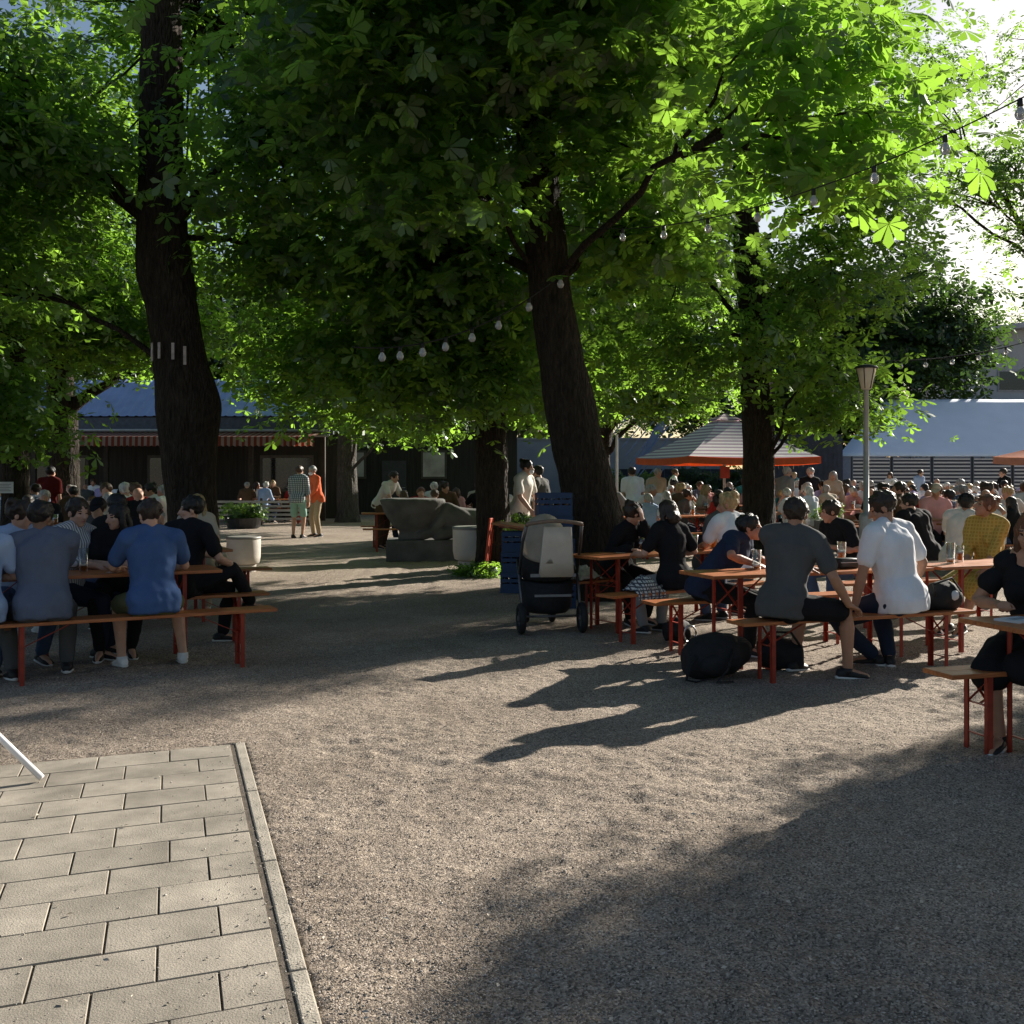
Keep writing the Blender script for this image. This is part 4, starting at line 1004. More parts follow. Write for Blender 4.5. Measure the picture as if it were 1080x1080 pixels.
# right sets
p = at(bA, uA, -.22)
person('woman in a black blouse with dark short hair seen from behind', p.x, p.y, -TA + 8, .010, 'fair', 'black', 'grey', 'dark', 'black', female=True, hair='bob', lean=7, hpitch=16, hyaw=-6, hands=[(.24, .30, .80), (-.24, .30, .80)], size=1.0, bulk=1.06, elbows=[(.9, -.5, -1), (-.9, -.5, -1)])
p = at(bA2, uA, -.45)
person('dark curly haired person in black resting the cheek on a hand', p.x, p.y, 150, .009, 'fair', 'black', 'black', 'dark', female=True, hair='messy', lean=22, hyaw=-62, hpitch=18, twist=-24, sleeve='long', hands=[(.16, .44, .80), (-.02, .40, 1.10)], elbows=[(.8, .2, -1), (-.5, .9, -1.)],
       palm=[((-.3, .8, 0), (0, 0, 1)), ((.15, -.1, 1), (-.3, .9, .2))])
p = at(bA, uA, .98) + nA * .28
person('blond man in a white t-shirt seen from behind beside the tall beer glass', p.x, p.y, -30, .010, 'red', 'white', 'jeans', 'blond', lean=10, hyaw=-38, hpitch=8, hands=[(.2, .42, .80), (-.1, .46, .80)], hair='messy', size=1.02)
p = at(bA2, uA, .96)
person('man in a black cap facing the blond man across the table', p.x, p.y, 125, .012, 'red', 'charcoal', 'black', 'dark', hatcol='black', hat='cap', lean=12, hyaw=-20, hpitch=10, sleeve='long')
p = at(bB2, uB, -.52) - nB * .02
person('man in a navy t-shirt leaning on his elbow at the table end', p.x, p.y, 108, .009, 'red', 'navy', 'black', 'black', lean=34, side=-6, hyaw=-26, hpitch=-2, twist=30, hands=[(.22, .44, .81), (-.05, .48, .82)], elbows=[(1, .2, -.6), (-1, .2, -.6)], size=.98)
p = at(bB, uB, -.66)
person('man in a grey t-shirt and black shorts straddling the bench, hand on knee', p.x, p.y, 66, .0085, 'tan', 'charcoal', 'black', 'dark', 'black', lean=11, side=-3, hyaw=-12, hpitch=10, twist=-44, leg='shorts', hands=[(.26, .40, .585), (-.30, .44, .81)], feet=[(.17, .47, .085), (-.27, .32, .085)], knees=[(.22, 1, .8), (-.5, 1, .6)], toes=(14, -20), elbows=[(.7, -.55, -.2), (-.8, .2, -.5)],
       palm=[((-.12, .9, -.38), (.1, .35, .9)), ((0, 1, 0), (0, 0, 1))], curl=.55, size=1.04, bulk=1.02)
p = at(bB, uB, .42)
person('man in a white t-shirt and dark jeans with crossed ankles seen from behind', p.x, p.y, -TB - 4, .0085, 'tan', 'white', 'darkjeans', 'dark', 'black', lean=8, side=-4, hyaw=-42, hpitch=24, twist=-8, hands=[(.27, .16, .60), (-.37, .10, .495)], feet=[(.10, .20, .085), (.00, .27, .085)], knees=[(.35, 1, .3), (-1.0, .9, .1)], toes=(35, -20), elbows=[(.8, -.4, -.5), (-.8, -.5, .0)],
       palm=[((-.3, .9, -.3), (.6, 0, .8)), ((-.35, .35, -.15), (0, 0, 1))], curl=.4, size=1.08, bulk=1.05)
p = V((gx(1043, 10.8), 10.8, 0))
person('woman in a mustard yellow patterned dress looking up to the left', p.x, p.y, 232, .009, 'tan', 'dots', 'dots', 'auburn', 'black', female=True, leg='skirt', sleeve='rolled', size=1.06, lean=4, hyaw=34, hpitch=-14, hair='bun', hands=[(.05, .34, .66), (-.16, .38, .62)], feet=[(.16, .52, .085), (.02, .50, .085)], fold=1.3)
p = V((gx(1010, 12.6), 12.6, 0))
person('person in an off-white top lifting a glass to drink', p.x, p.y, 70, .010, 'tan', 'offwhite', 'black', 'black', lean=12, hyaw=0, hpitch=-12, twist=-30, hat='cap', hatcol='black', hands=[(.10, .30, 1.26), (-.2, .34, .80)], elbows=[(.9, .5, -.5), (-.8, .1, -.8)], sleeve='short')
p = V((gx(974, 13.4), 13.4, 0))
person('man in a black hoodie seen from behind at the middle tables', p.x, p.y, -30, .010, 'fair', 'black', 'black', 'black', lean=18, sleeve='long', hpitch=4, hyaw=-20, bulk=1.1, fold=1.5)
p = V((gx(900, 11.6), 11.6, 0))
person('person in a dark top and jeans leaning low behind the white t-shirt man', p.x, p.y, 250, .012, 'red', 'black', 'jeans', 'dark', lean=26, hyaw=20, hpitch=14)
person('woman in a black off-shoulder dress with her fist on the table', 3.11, 6.32, 214, .0085, 'tan', 'black', 'black', 'auburn', 'black', female=True, hair='long', sleeve='bare', strap=True, leg='skirt', lean=9, hyaw=10, hpitch=6, hands=[(.15, .30, .825), (-.16, .34, .82)], elbows=[(.75, .0, -1), (-.8, 0, -1)], curl=1.5,
       palm=[((-.35, .8, .15), (.2, .3, .9)), ((.2, .8, .1), (0, 0, 1))], size=1.04)
# ------------------------------------------------------------------ people standing
def stand(label, px, d, face, **k):
    p = dict(seat=None, vox=.012); p.update(k)
    return person(label, gx(px, d), d, face, **p)
stand('man in a checked shirt and mint shorts standing on the gravel', 314, 26.2, 12, shirt='check', bottom='mint', leg='shorts', haircol='brown', shoe='plain', hyaw=8, hands=[(.26, .10, .86), (-.24, .10, .86)], size=1.03, sleeve='rolled')
stand('man in an orange shirt and khaki trousers with a white face mask', 334, 26.8, -125, shirt='orange', bottom='khaki', haircol='grey', mask=True, sleeve='long', size=1.03, hyaw=-30, hpitch=6, hands=[(.26, .12, .86), (-.1, .3, 1.0)])
stand('man in a pale pink t-shirt bending over the table by the stone bowl', 402, 22.6, 120, shirt='offwhite', bottom='brown', haircol='dark', lean=30, hands=[(.2, .52, .86), (-.2, .50, .86)], hpitch=10, sleeve='short')
stand('man in a dark red shirt standing under the left trees', 50, 21, 10, shirt='darkred', bottom='black', haircol='black', vox=.016)
stand('woman with dark hair and a face mask standing behind the pram', 549, 17.4, 120, shirt='offwhite', bottom='black', haircol='black', mask=True, hair='bun', size=1.05, vox=.013, hands=[(.2, .3, 1.0), (-.2, .3, 1.0)], hyaw=-15)
stand('man in a dark t-shirt walking past behind the blue crates', 574, 18.6, -60, shirt='charcoal', bottom='black', haircol='black', vox=.014, lean=10)
stand('man in a white shirt standing beyond the pale pole', 668, 23.5, -10, shirt='white', bottom='khaki', haircol='dark', vox=.016)
stand('person in a beige hooded jacket standing left of the parasol', 690, 25, 160, shirt='beige', bottom='black', haircol='grey', sleeve='long', vox=.016, lean=14)
stand('man in a grey t-shirt and cap standing right of the slim chestnut', 826, 24, 60, shirt='grey', bottom='charcoal', haircol='grey', hat='cap', hatcol='beige', vox=.016, hpitch=20)
stand('man in a black t-shirt with a white face mask facing the camera', 853, 26, 175, shirt='black', bottom='black', haircol='grey', mask=True, vox=.016, size=1.0)
stand('person in a beige top with a pale scarf standing among the tables', 878, 25, 190, shirt='beige', bottom='brown', haircol='grey', hair='bob', female=True, vox=.016, sleeve='long')
for lab_, px_, d_, f_, kw_ in (('man in a blue shirt standing before the middle striped screens', 968, 37, 150, dict(shirt='paleblue', haircol='dark')), ('woman in a white dress standing before the striped screens', 940, 36, 220, dict(shirt='white', bottom='white', female=True, hair='long', haircol='brown', leg='skirt')),
                               ('man in a black shirt carrying a tray past the orange parasol', 1062, 29, -95, dict(shirt='black', bottom='black', haircol='dark', hands=[(.2, .4, 1.2), (-.2, .1, .85)])), ('man in a pale shirt standing under the parasol edge', 708, 32, 90, dict(shirt='white', haircol='brown')),
                               ('woman in a teal top standing behind the crowd by the dark fence', 838, 36, 200, dict(shirt='teal', female=True, hair='pony', haircol='blond'))):
    stand(lab_, px_, d_, f_, vox=.018, **kw_)
# ------------------------------------------------------------------ the crowd further back: figures share a few poses
POSES = [build_person(dict(lean=8, hyaw=-20, hpitch=8), .019), build_person(dict(lean=16, hyaw=15, hpitch=14, sleeve='rolled'), .019),
         build_person(dict(female=True, hair='long', lean=6, hyaw=25), .019), build_person(dict(female=True, hair='bob', lean=12, hyaw=-30, hpitch=4), .019),
         build_person(dict(lean=24, hyaw=0, hpitch=4, sleeve='long', hands=[(.12, .42, .80), (-.05, .36, 1.08)], elbows=[(.8, 0, -1), (-.4, .8, -1)]), .019),
         build_person(dict(lean=4, hyaw=40, hat='cap', bulk=1.1), .019), build_person(dict(female=True, hair='pony', lean=10, hyaw=-10), .019),
         build_person(dict(lean=12, hair='messy', hyaw=-45, sleeve='long'), .019), build_person(dict(lean=10, hyaw=30, hair='bald', bulk=1.15), .019)]
POSES += [build_person(dict(lean=6, hyaw=-40, hpitch=-8, hands=[(.08, .30, 1.22), (-.2, .32, .80)], elbows=[(.9, .4, -.6), (-.8, .1, -.8)]), .019),
          build_person(dict(female=True, hair='bun', lean=26, hyaw=10, hpitch=-6, hands=[(.1, .34, 1.02), (-.08, .36, 1.0)], elbows=[(.6, .6, -1), (-.6, .6, -1)]), .019),
          build_person(dict(lean=-6, side=6, hyaw=55, twist=30, hands=[(.42, .05, .72), (-.2, .40, .80)], hair='messy'), .019),
          build_person(dict(lean=30, side=-5, hyaw=-50, twist=-20, bulk=1.12, sleeve='long', hands=[(.25, .48, .81), (-.1, .5, .82)]), .019),
          build_person(dict(female=True, hair='long', lean=14, hyaw=-60, htilt=10, twist=-25, hands=[(.2, .42, .80), (-.3, .30, .95)]), .019)]
FEM = {2, 3, 6, 10, 13}
HAIRN = dict(black='black', dark='dark', brown='brown', blond='blond', grey='grey', white='white', auburn='reddish')
CNAME = dict(white='white', offwhite='cream', paleblue='pale blue', blue='blue', slate='slate', navy='navy', black='black', charcoal='charcoal', grey='grey', red='red', orange='orange', pink='pink', olive='olive', beige='beige',
             mint='mint', mustard='yellow', teal='teal', brown='brown', lilac='lilac', green='green', bluestripe='blue striped', plaid='dark checked')
used = set(); GLASSES = []
def crowd(x, y, face, where, shirt=None, hair=None, pose=None):
    for _ in range(60):
        s = shirt or rnd.choice(['white', 'white', 'offwhite', 'white', 'white', 'offwhite', 'paleblue', 'beige', 'black', 'navy', 'charcoal', 'grey', 'paleblue', 'red', 'pink', 'beige', 'lilac', 'teal', 'olive', 'bluestripe', 'plaid', 'slate', 'brown', 'brown', 'black'])
        h = hair or rnd.choice(['dark', 'brown', 'black', 'blond', 'grey', 'auburn', 'white'])
        k = pose if pose is not None else rnd.randrange(len(POSES))
        who = 'woman' if k in FEM else 'man'
        hw = 'in a cap' if k == 5 else ('with a bald head' if k == 8 else f"with {HAIRN[h]} {'long hair' if k in (2, 13) else 'tied hair' if k in (6, 10) else 'hair'}")
        lab = f'seated {who} {hw} and {CNAME[s]} top {where}'
        if lab not in used: break
    used.add(lab)
    b = put_person(lab, POSES[k], x, y, face + rnd.uniform(-32, 32), rnd.choice(['fair', 'fair', 'tan', 'red']), s, rnd.choice(['darkjeans', 'black', 'jeans', 'khaki', 'charcoal']), h, rnd.choice(['black', 'white']), rnd.choice(['beige', 'navy', 'black']))
    f = rnd.uniform(.90, 1.07); b.scale = (f, f, f)
    return lab
def crowd_set(px, d, th, where, twhere, n=8, skip=()):
    """one table with its two benches and the people on them"""
    c = V((gx(px, d), d, 0)); u, nn = uv(th)
    table(c.x, c.y, th, 'beer table ' + twhere)
    bench(*(c - nn * .63).xy, th, 'near bench of the table ' + twhere)
    bench(*(c + nn * .63).xy, th, 'far bench of the table ' + twhere)
    seats = [(s, t) for s in (-1, 1) for t in (-.78, -.26, .27, .79)]
    rnd.shuffle(seats)
    if d < 26: GLASSES.extend([(c + u * -.5 + nn * .08, 'left', twhere), (c + u * .1 - nn * .1, 'middle', twhere), (c + u * .62 + nn * .05, 'right', twhere)])
    for i, (s, t) in enumerate(seats[:n]):
        q = c + nn * (.66 * s) + u * (t + rnd.uniform(-.13, .13)) + nn * rnd.uniform(-.06, .06)
        crowd(q.x, q.y, (-th if s < 0 else 180 - th), where)
# left, second table and behind
for (bc, f0, ts) in ((bM, -TL, ((-.55, 'white', 'dark', 1), (.2, 'black', 'black', 0))), (bM2, 180 - TL, ((-.85, 'charcoal', 'dark', 5), (-.3, 'grey', 'grey', 4), (.25, 'beige', 'blond', 2)))):
    for t, s, h, k in ts:
        q = at(bc, uL, t); crowd(q.x, q.y, f0, 'at the second left table', s, h, k)
crowd_set(95, 16.5, 20, 'under the notice tree at the left', 'under the notice tree at the left', 6)
crowd_set(150, 18.5, 24, 'beside the marked chestnut', 'beside the marked chestnut in front of the pavilion', 6)
crowd_set(60, 21, 20, 'far left below the forked chestnut', 'far left below the forked chestnut', 5)
# centre, behind the sculpture
cS = V((gx(437, 22.4), 22.4, 0)); uS, nS = uv(10)
table(cS.x, cS.y, 10, 'beer table behind the stone bowl of the sculpture')
bench(*(cS - nS * .65).xy, 10, 'bench on the near side of the table behind the stone bowl'); bench(*(cS + nS * .65).xy, 10, 'bench on the far side of the table behind the stone bowl')
for px, d, f, s, h, k in ((457, 21.6, -12, 'white', 'brown', 0), (426, 21.9, 10, 'offwhite', 'brown', 3), (441, 23.2, 170, 'red', 'auburn', 4), (468, 23.6, 190, 'brown', 'dark', 7), (482, 24.5, 200, 'pink', 'brown', 2)):
    crowd(gx(px, d), d, f, 'near the stone sculpture', s, h, k)
crowd_set(492, 25.5, 12, 'near the small dark trunk', 'near the small dark trunk behind the sculpture', 6)
crowd_set(292, 34.6, 0, 'under the right awning', 'on the terrace under the right awning', 5)
crowd_set(120, 35, 0, 'under the left awning', 'on the terrace under the left awning', 5)
# right, rows towards the marquee
crowd_set(703, 20.6, 22, 'left of the slim chestnut', 'between the leaning and the slim chestnut', 5)
crowd_set(738, 23.2, 22, 'in front of the parasol pole', 'in front of the parasol pole', 6)
crowd_set(745, 27.5, 18, 'under the striped parasol', 'under the striped parasol', 7)
crowd_set(690, 30, 18, 'beyond the pale pole', 'beyond the pale pole', 6)
crowd_set(800, 33, 14, 'behind the slim chestnut', 'behind the slim chestnut', 7)
crowd_set(846, 23., 20, 'left of the square planter', 'left of the square planter', 4)
crowd_set(962, 18.6, 20, 'right of the lamp post', 'right of the lamp post', 5)
crowd_set(1056, 17.6, 20, 'behind the mustard dress', 'behind the mustard dress', 6)
crowd_set(893, 24.6, 18, 'behind the square planter', 'behind the square planter', 6)
crowd_set(990, 22.0, 18, 'second row right of lamp post', 'in the second row right of the lamp post', 7)
crowd_set(1066, 22, 18, 'second row at right edge', 'in the second row at the right edge', 6)
crowd_set(862, 29, 16, 'before the dark blue board fence', 'before the dark blue board fence', 6)
crowd_set(930, 28, 16, 'third row behind lamp post', 'in the third row behind the lamp post', 7)
crowd_set(1005, 27, 16, 'third row below the marquee', 'in the third row below the marquee', 7)
crowd_set(1068, 27.5, 16, 'third row at right edge', 'in the third row at the right edge', 6)
crowd_set(905, 32, 14, 'before the first striped screens', 'before the first striped screens', 7)
crowd_set(975, 32, 14, 'before the middle striped screens', 'before the middle striped screens', 7)
crowd_set(1045, 32, 14, 'before the last striped screens', 'before the last striped screens', 7)
# ------------------------------------------------------------------ pram
RUB = mat('rubber', (.018, .018, .018), .75, .2, 30.); BLKC = mat('pram_black', (.014, .014, .016), .85, .3, 30., .3, 300.); BEI = mat('pram_beige', (.60, .52, .42), .85, .1, 8., .3, 260.)
pr = thing('pram', 'black pram with a beige hood standing in the shade by the leaning tree', 'pram', (gx(578, 10.75), 10.75, 0), R(8))
def wheel(x, y, r, w):
    bm = bmesh.new(); n = 28
    rings = []
    for i in range(n + 1):
        a = 2 * math.pi * i / n; c = V((0, math.cos(a), math.sin(a)))
        rings.append((V((x, y, r)) + c * (r - w * .5), c, V((1, 0, 0)), w * .5, w * .6))
    loft(bm, rings[:-1] + [rings[0]], 8, 0, False); bmesh.ops.remove_doubles(bm, verts=bm.verts, dist=1e-5)
    wh = obj('wheel', bm, RUB, pr, smooth=True)
    bm = bmesh.new(); rings = []
    for i in range(n + 1):
        a = 2 * math.pi * i / n; c = V((0, math.cos(a), math.sin(a)))
        rings.append((V((x, y, r)) + c * (r - w * 1.05), c, V((1, 0, 0)), .008, .014))
    loft(bm, rings, 6, 0, False)
    for i in range(6):
        a = math.pi * i / 3; bar(bm, (x, y, r), (x, y + math.cos(a) * (r - w), r + math.sin(a) * (r - w)), .022, .012, (1, 0, 0))
    tube(bm, [(x - .03, y, r), (x + .03, y, r)], .028, 12)
    obj('rim', bm, mat('rim_grey', (.12, .12, .125), .5), wh)
wheel(-.285, -.20, .145, .055); wheel(.285, -.20, .145, .055); wheel(-.13, .52, .10, .045); wheel(.13, .52, .10, .045)
bm = bmesh.new()
for s in (-1, 1):
    tube(bm, [(s * .27, -.20, .16), (s * .275, -.02, .52), (s * .26, .20, .66)], .014)
    tube(bm, [(s * .13, .52, .12), (s * .20, .34, .40), (s * .275, -.02, .56), (s * .27, -.20, .86), (s * .25, -.33, 1.02)], .015)
tube(bm, [(-.27, -.20, .16), (.27, -.20, .16)], .011); tube(bm, [(-.2, .34, .40), (.2, .34, .40)], .012)
obj('chassis', bm, mat('pram_frame', (.12, .12, .125), .35, .1, 20., metal=.7), pr, smooth=True)
bm = bmesh.new(); P_ = [(-.25, -.33, 1.02)] + [(-.25 + .5 * k / 8, -.345 - .05 * math.sin(math.pi * k / 8), 1.03 + .03 * math.sin(math.pi * k / 8)) for k in range(9)] + [(.25, -.33, 1.02)]
tube(bm, P_, .019, 10); obj('handle', bm, mat('cork_grip', (.20, .14, .10), .7, .2, 40.), pr, smooth=True)
# carrycot, hood with ribs, basket
bm = bmesh.new(); loft(bm, [(V((0, .12 + k[0], k[1])), V((1, 0, 0)), V((0, 1, 0)), k[2], k[3]) for k in ((0, .48, .20, .30), (0, .50, .225, .36), (0, .62, .24, .385), (-.01, .74, .245, .40), (-.01, .75, .235, .39))], 24)
obj('seat_shell', bm, BLKC, pr, smooth=True)
bm = bmesh.new(); nu, nv = 22, 14; G = []
for i in range(nu + 1):
    a = R(-12 + 124 * i / nu); row = []
    bul = 1 + .02 * math.cos(i * 6.283 / nu * 4)
    for j in range(nv + 1):
        b = math.pi * j / nv
        x = -.215 * math.cos(b) - .03; h = .40 * math.sin(b) ** .75 * bul
        row.append(bm.verts.new((x, .06 - h * math.cos(a) * .92, .74 + h * math.sin(a) * .92)))
    G.append(row)
for i in range(nu):
    for j in range(nv):
        f = bm.faces.new((G[i][j], G[i][j + 1], G[i + 1][j + 1], G[i + 1][j]))
bmesh.ops.solidify(bm, geom=bm.faces, thickness=.012)
obj('hood', bm, BEI, pr, smooth=True)
bm = bmesh.new(); loft(bm, [(V((.03, -.335 + .02 * k, 1.0 - .155 * k)), V((1, 0, 0)), V((0, 1, .1)), .13 + .012 * k, .012) for k in range(4)], 14); obj('sun_cover', bm, mat('cover_cream', (.60, .53, .43), .9, .1), pr, smooth=True)
bm = bmesh.new(); vv = loft(bm, [(V((0, .12, z)), V((1, 0, 0)), V((0, 1, 0)), a, b) for z, a, b in ((.17, .20, .25), (.22, .24, .30), (.46, .255, .36))], 20, 0, True)
obj('basket', bm, BLKC, pr, smooth=True)
bm = bmesh.new(); box(bm, (0, -.275, .55), (.42, .012, .03)); box(bm, (0, -.262, .36), (.34, .012, .022)); obj('reflective_strip', bm, mat('strip_grey', (.2, .2, .2), .5), pr)
pr.scale = (1.08, 1.08, 1.06)
# ------------------------------------------------------------------ blue crates and folded tables at the trees
BLUC = mat('blue_plastic', (.011, .04, .105), .45, .12, 10., .05, 50.)
def crate(label, loc, rz, tilt=0., grp='blue bottle crates by the leaning tree'):
    t = thing('bottle_crate', label, 'crate', loc, rz, grp); t.rotation_euler.x = tilt
    bm = bmesh.new(); L_, w, h = .40, .30, .27
    box(bm, (0, 0, .012), (L_, w, .024))
    for s in (-1, 1):
        for z0, z1 in ((.024, .125), (.145, .19), (.21, .27)):
            box(bm, (0, s * (w / 2 - .008), (z0 + z1) / 2), (L_, .016, z1 - z0)); box(bm, (s * (L_ / 2 - .008), 0, (z0 + z1) / 2), (.016, w - .034, z1 - z0))
        for x in (-.19, -.065, .065, .19):
            box(bm, (x * .98, s * (w / 2 - .010), .135), (.022, .011, .24))
        for y in (-.07, .07): box(bm, (s * (L_ / 2 - .010), y, .135), (.011, .022, .24))
    obj('shell', bm, BLUC, t)
    for k in range(8):
        bm = bmesh.new(); lathe(bm, [(.028, .026), (.030, .03), (.030, .17), (.013, .22), (.013, .25)], 10, (-.14 + .093 * (k % 4), -.06 + .12 * (k // 4), 0)); obj('bottle', bm, mat('brown_glass', (.05, .022, .008), .12, spec=.8), t)
    return t
for k, nm in enumerate(('lowest', 'second lowest', 'middle', 'second topmost', 'topmost')):
    crate(f'{nm} blue crate of the tall stack leaning at the big trunk', (gx(588, 12.6) - .012 * k, 12.6 + .02 * (k % 2), .272 * k), R(6 + 2 * (k % 3)))
for k, nm in enumerate(('lowest', 'middle', 'upper')):
    crate(f'{nm} blue crate of the low stack beside the small dark trunk', (gx(545, 14.2), 14.2, .272 * k), R(-8 + 4 * k))
ft = thing('folded_table', 'folded orange table board laid across the low blue crates', 'table', (gx(560, 14.25), 14.25, .82), R(-14))
ft.rotation_euler.y = R(7)
bm = board(4, 1.0, .5, .028, .055, 3); obj('tabletop', bm, PLANK, ft)
for y in (-.2, .2):
    bm = bmesh.new(); box(bm, (0, y, .012), (.8, .03, .012)); obj('leg', bm, RED, ft)
rb = thing('folded_bench', 'red bench folded upright against the small dark trunk', 'bench', (gx(512, 16.55), 16.55, 0), R(80)); rb.rotation_euler.x = R(6)
bm = bmesh.new(); box(bm, (0, 0, .45), (.25, .027, .9), None, .004); obj('seat', bm, mat('bench_red', (.42, .06, .02), .5, .2, 8.), rb)
for s in (-.09, .09):
    bm = bmesh.new(); box(bm, (s, -.03, .42), (.03, .012, .6)); obj('leg', bm, RED, rb)
# ------------------------------------------------------------------ stone sculpture
STONE = mat('dark_stone', (.10, .098, .092), .9, .35, 2.5, .6, 30., spec=.2)
sc = thing('stone_sculpture', 'dark stone sculpture of a reclining body beside a big bowl on a plinth', 'sculpture', (gx(480, 19.6), 19.6, 0), R(4))
bm = bmesh.new(); box(bm, (0, .1, .20), (2.5, .95, .42), None, .02); obj('plinth', bm, STONE, sc)
bm = bmesh.new()
loft(bm, [(V((-.78, 0, z)), V((1, 0, 0)), V((0, 1, 0)), a, b) for z, a, b in ((.40, .27, .25), (.58, .24, .24), (.64, .34, .30), (.95, .52, .44), (1.18, .60, .50), (1.21, .55, .46))], 18)
limb(bm, [(.35, 0, .72), (.8, 0, .78), (1.15, .05, .92)], [.27, .30, .25]); limb(bm, [(.35, -.02, .74), (-.05, -.05, .84)], [.27, .22])
limb(bm, [(-.12, -.1, 1.02), (.22, -.18, .80)], [.12, .14]); limb(bm, [(-.12, -.1, 1.02), (-.42, -.2, .55), (-.62, -.24, .50)], [.12, .10, .09])
limb(bm, [(.1, -.1, .62), (-.3, -.22, .48)], [.16, .10]); limb(bm, [(.45, -.15, .62), (.46, -.18, .44)], [.17, .18]); limb(bm, [(1.05, 0, .70), (1.08, 0, .44)], [.17, .16])
ellipsoid(bm, (1.32, .05, 1.10), (.20, .19, .17))
me = remesh(bm, .028, 3); wrinkle(me, .014, 5.); obj('figure', me, STONE, sc); sc.scale = (1., 1., .93)
# ------------------------------------------------------------------ bins, planter, foot plants
def bin_(label, px, d, k=1.):
    t = thing('waste_bin', label, 'bin', (gx(px, d), d, 0)); t.scale = (k, k, k)
    bm = bmesh.new(); lathe(bm, [(.27, .16), (.31, .18), (.335, .30), (.34, .66), (.33, .70), (.31, .70), (.30, .66)], 26); obj('barrel', bm, mat('bin_cream', (.50, .46, .40), .6, .12, 3., .05, 40.), t, smooth=True)
    bm = bmesh.new(); lathe(bm, [(.345, .665), (.350, .68), (.345, .71), (.31, .715)], 26); obj('rim', bm, mat('bin_rim', (.22, .21, .19), .5), t, smooth=True)
    bm = bmesh.new(); lathe(bm, [(.24, 0), (.25, .14), (.2, .17)], 20); obj('foot', bm, mat('bin_foot', (.40, .37, .32), .8), t)
    bm = bmesh.new(); box(bm, (.16, .29, .50), (.15, .012, .10), Matrix.Rotation(R(-28), 3, 'Z')); obj('opening', bm, mat('black_gap', (.01, .01, .01), .9), t)
bin_('cream waste bin with dark marks standing by the stone sculpture', 499, 17.6)
bin_('cream waste bin behind the second left table in the sun', 257, 17.2, .8)
bush('ground_plant', 'leafy green plant at the foot of the small dark trunk', (gx(508, 16.3), 16.3, -.05), (.42, .3, .17), 26, .17, 51, kind='mid', leafm=LEAF, sp=.08, per=9)
bush('ground_plant', 'fresh green sprigs between crates and small dark trunk', (gx(548, 15.4), 15.4, .65), (.2, .16, .2), 14, .13, 52, kind='mid', leafm=LEAFS, sp=.07, per=8)
pt = bush('planter', 'square grey planter with a bright green herb in front of the far tables', (gx(874, 22), 22, 0), (.30, .26, .19), 30, .11, 53, (.25, .62), kind='far', sp=.07, cat='planter', per=16)
bm = bmesh.new(); vv = box(bm, (0, 0, .31), (.54, .54, .62), None, .012); obj('pot', bm, mat('pot_grey', (.20, .19, .18), .8, .15, 6.), pt)
# ------------------------------------------------------------------ things on tables and benches

def thin_glass(name, tint, gl):
    m, nt, b = new_mat(name); nt.nodes.remove(b)
    t = N(nt, 'ShaderNodeBsdfTransparent'); t.inputs[0].default_value = (*tint, 1); g_ = N(nt, 'ShaderNodeBsdfGlossy', Roughness=.04)
    mx = N(nt, 'ShaderNodeMixShader'); lw = N(nt, 'ShaderNodeLayerWeight', Blend=gl); nt.links.new(lw.outputs['Facing'], mx.inputs[0])
    nt.links.new(t.outputs[0], mx.inputs[1]); nt.links.new(g_.outputs[0], mx.inputs[2]); nt.links.new(mx.outputs[0], nt.nodes['Material Output'].inputs[0]); return m
def glowing_liquid(name, col):
    m, nt, b = new_mat(name); nt.nodes.remove(b)
    d_ = N(nt, 'ShaderNodeBsdfDiffuse'); d_.inputs[0].default_value = (*col, 1); t = N(nt, 'ShaderNodeBsdfTranslucent'); t.inputs[0].default_value = (*col, 1)
    mx = N(nt, 'ShaderNodeMixShader'); mx.inputs[0].default_value = .6
    nt.links.new(d_.outputs[0], mx.inputs[1]); nt.links.new(t.outputs[0], mx.inputs[2]); nt.links.new(mx.outputs[0], nt.nodes['Material Output'].inputs[0]); return m
GL = thin_glass('clear_glass', (.9, .92, .92), .35); BEER = glowing_liquid('beer', (.85, .38, .05)); FOAM = mat('foam', (.8, .76, .68), .9)
def beer_glass(label, x, y, z=.77, h=.20, r=.042, fill=.75, beer=True, mug=False):
    t = thing('beer_mug' if mug else 'beer_glass', label, 'mug' if mug else 'glass', (x, y, z), 0, 'glasses on the beer tables')
    bm = bmesh.new(); lathe(bm, [(r * .8, 0.), (r * .85, .004), (r, h), (r * .93, h), (r * .78, .014), (.002, .012)], 20, cap=False); obj('glass', bm, GL, t, smooth=True)
    if beer:
        bm = bmesh.new(); lathe(bm, [(r * .765, .016), (r * .77 + r * .14 * fill, h * fill)], 20); obj('beer', bm, BEER, t, smooth=True)
        bm = bmesh.new(); lathe(bm, [(r * .77 + r * .14 * fill, h * fill + .001), (r * .90, h * fill + .02)], 20); obj('foam', bm, FOAM, t, smooth=True)
    if mug:
        bm = bmesh.new(); tube(bm, [(r, 0, h * .8), (r + .03, 0, h * .75), (r + .035, 0, h * .4), (r * .95, 0, h * .22)], .008, 8); obj('handle', bm, GL, t, smooth=True)
def on(c, u, n, a, b): return c + u * a + n * b
q = on(cA, uA, nA, .72, -.05); beer_glass('tall half litre glass of amber beer with foam beside the blond man', q.x, q.y, .77, .23, .046, .78)
for a, b, h, lb in ((-.02, .05, .14, 'nearly empty tumbler left of the black case'), (.20, .16, .16, 'tall empty glass behind the black case'), (.12, -.05, .11, 'short clear tumbler before the black case')):
    q = on(cB, uB, nB, a, b); beer_glass(lb, q.x, q.y, .77, h, .036, .3, False)
t = thing('carry_case', 'small black case lying on the table between the two men', 'case', tuple(on(cB, uB, nB, .34, -.06).xy) + (.77,), R(20))
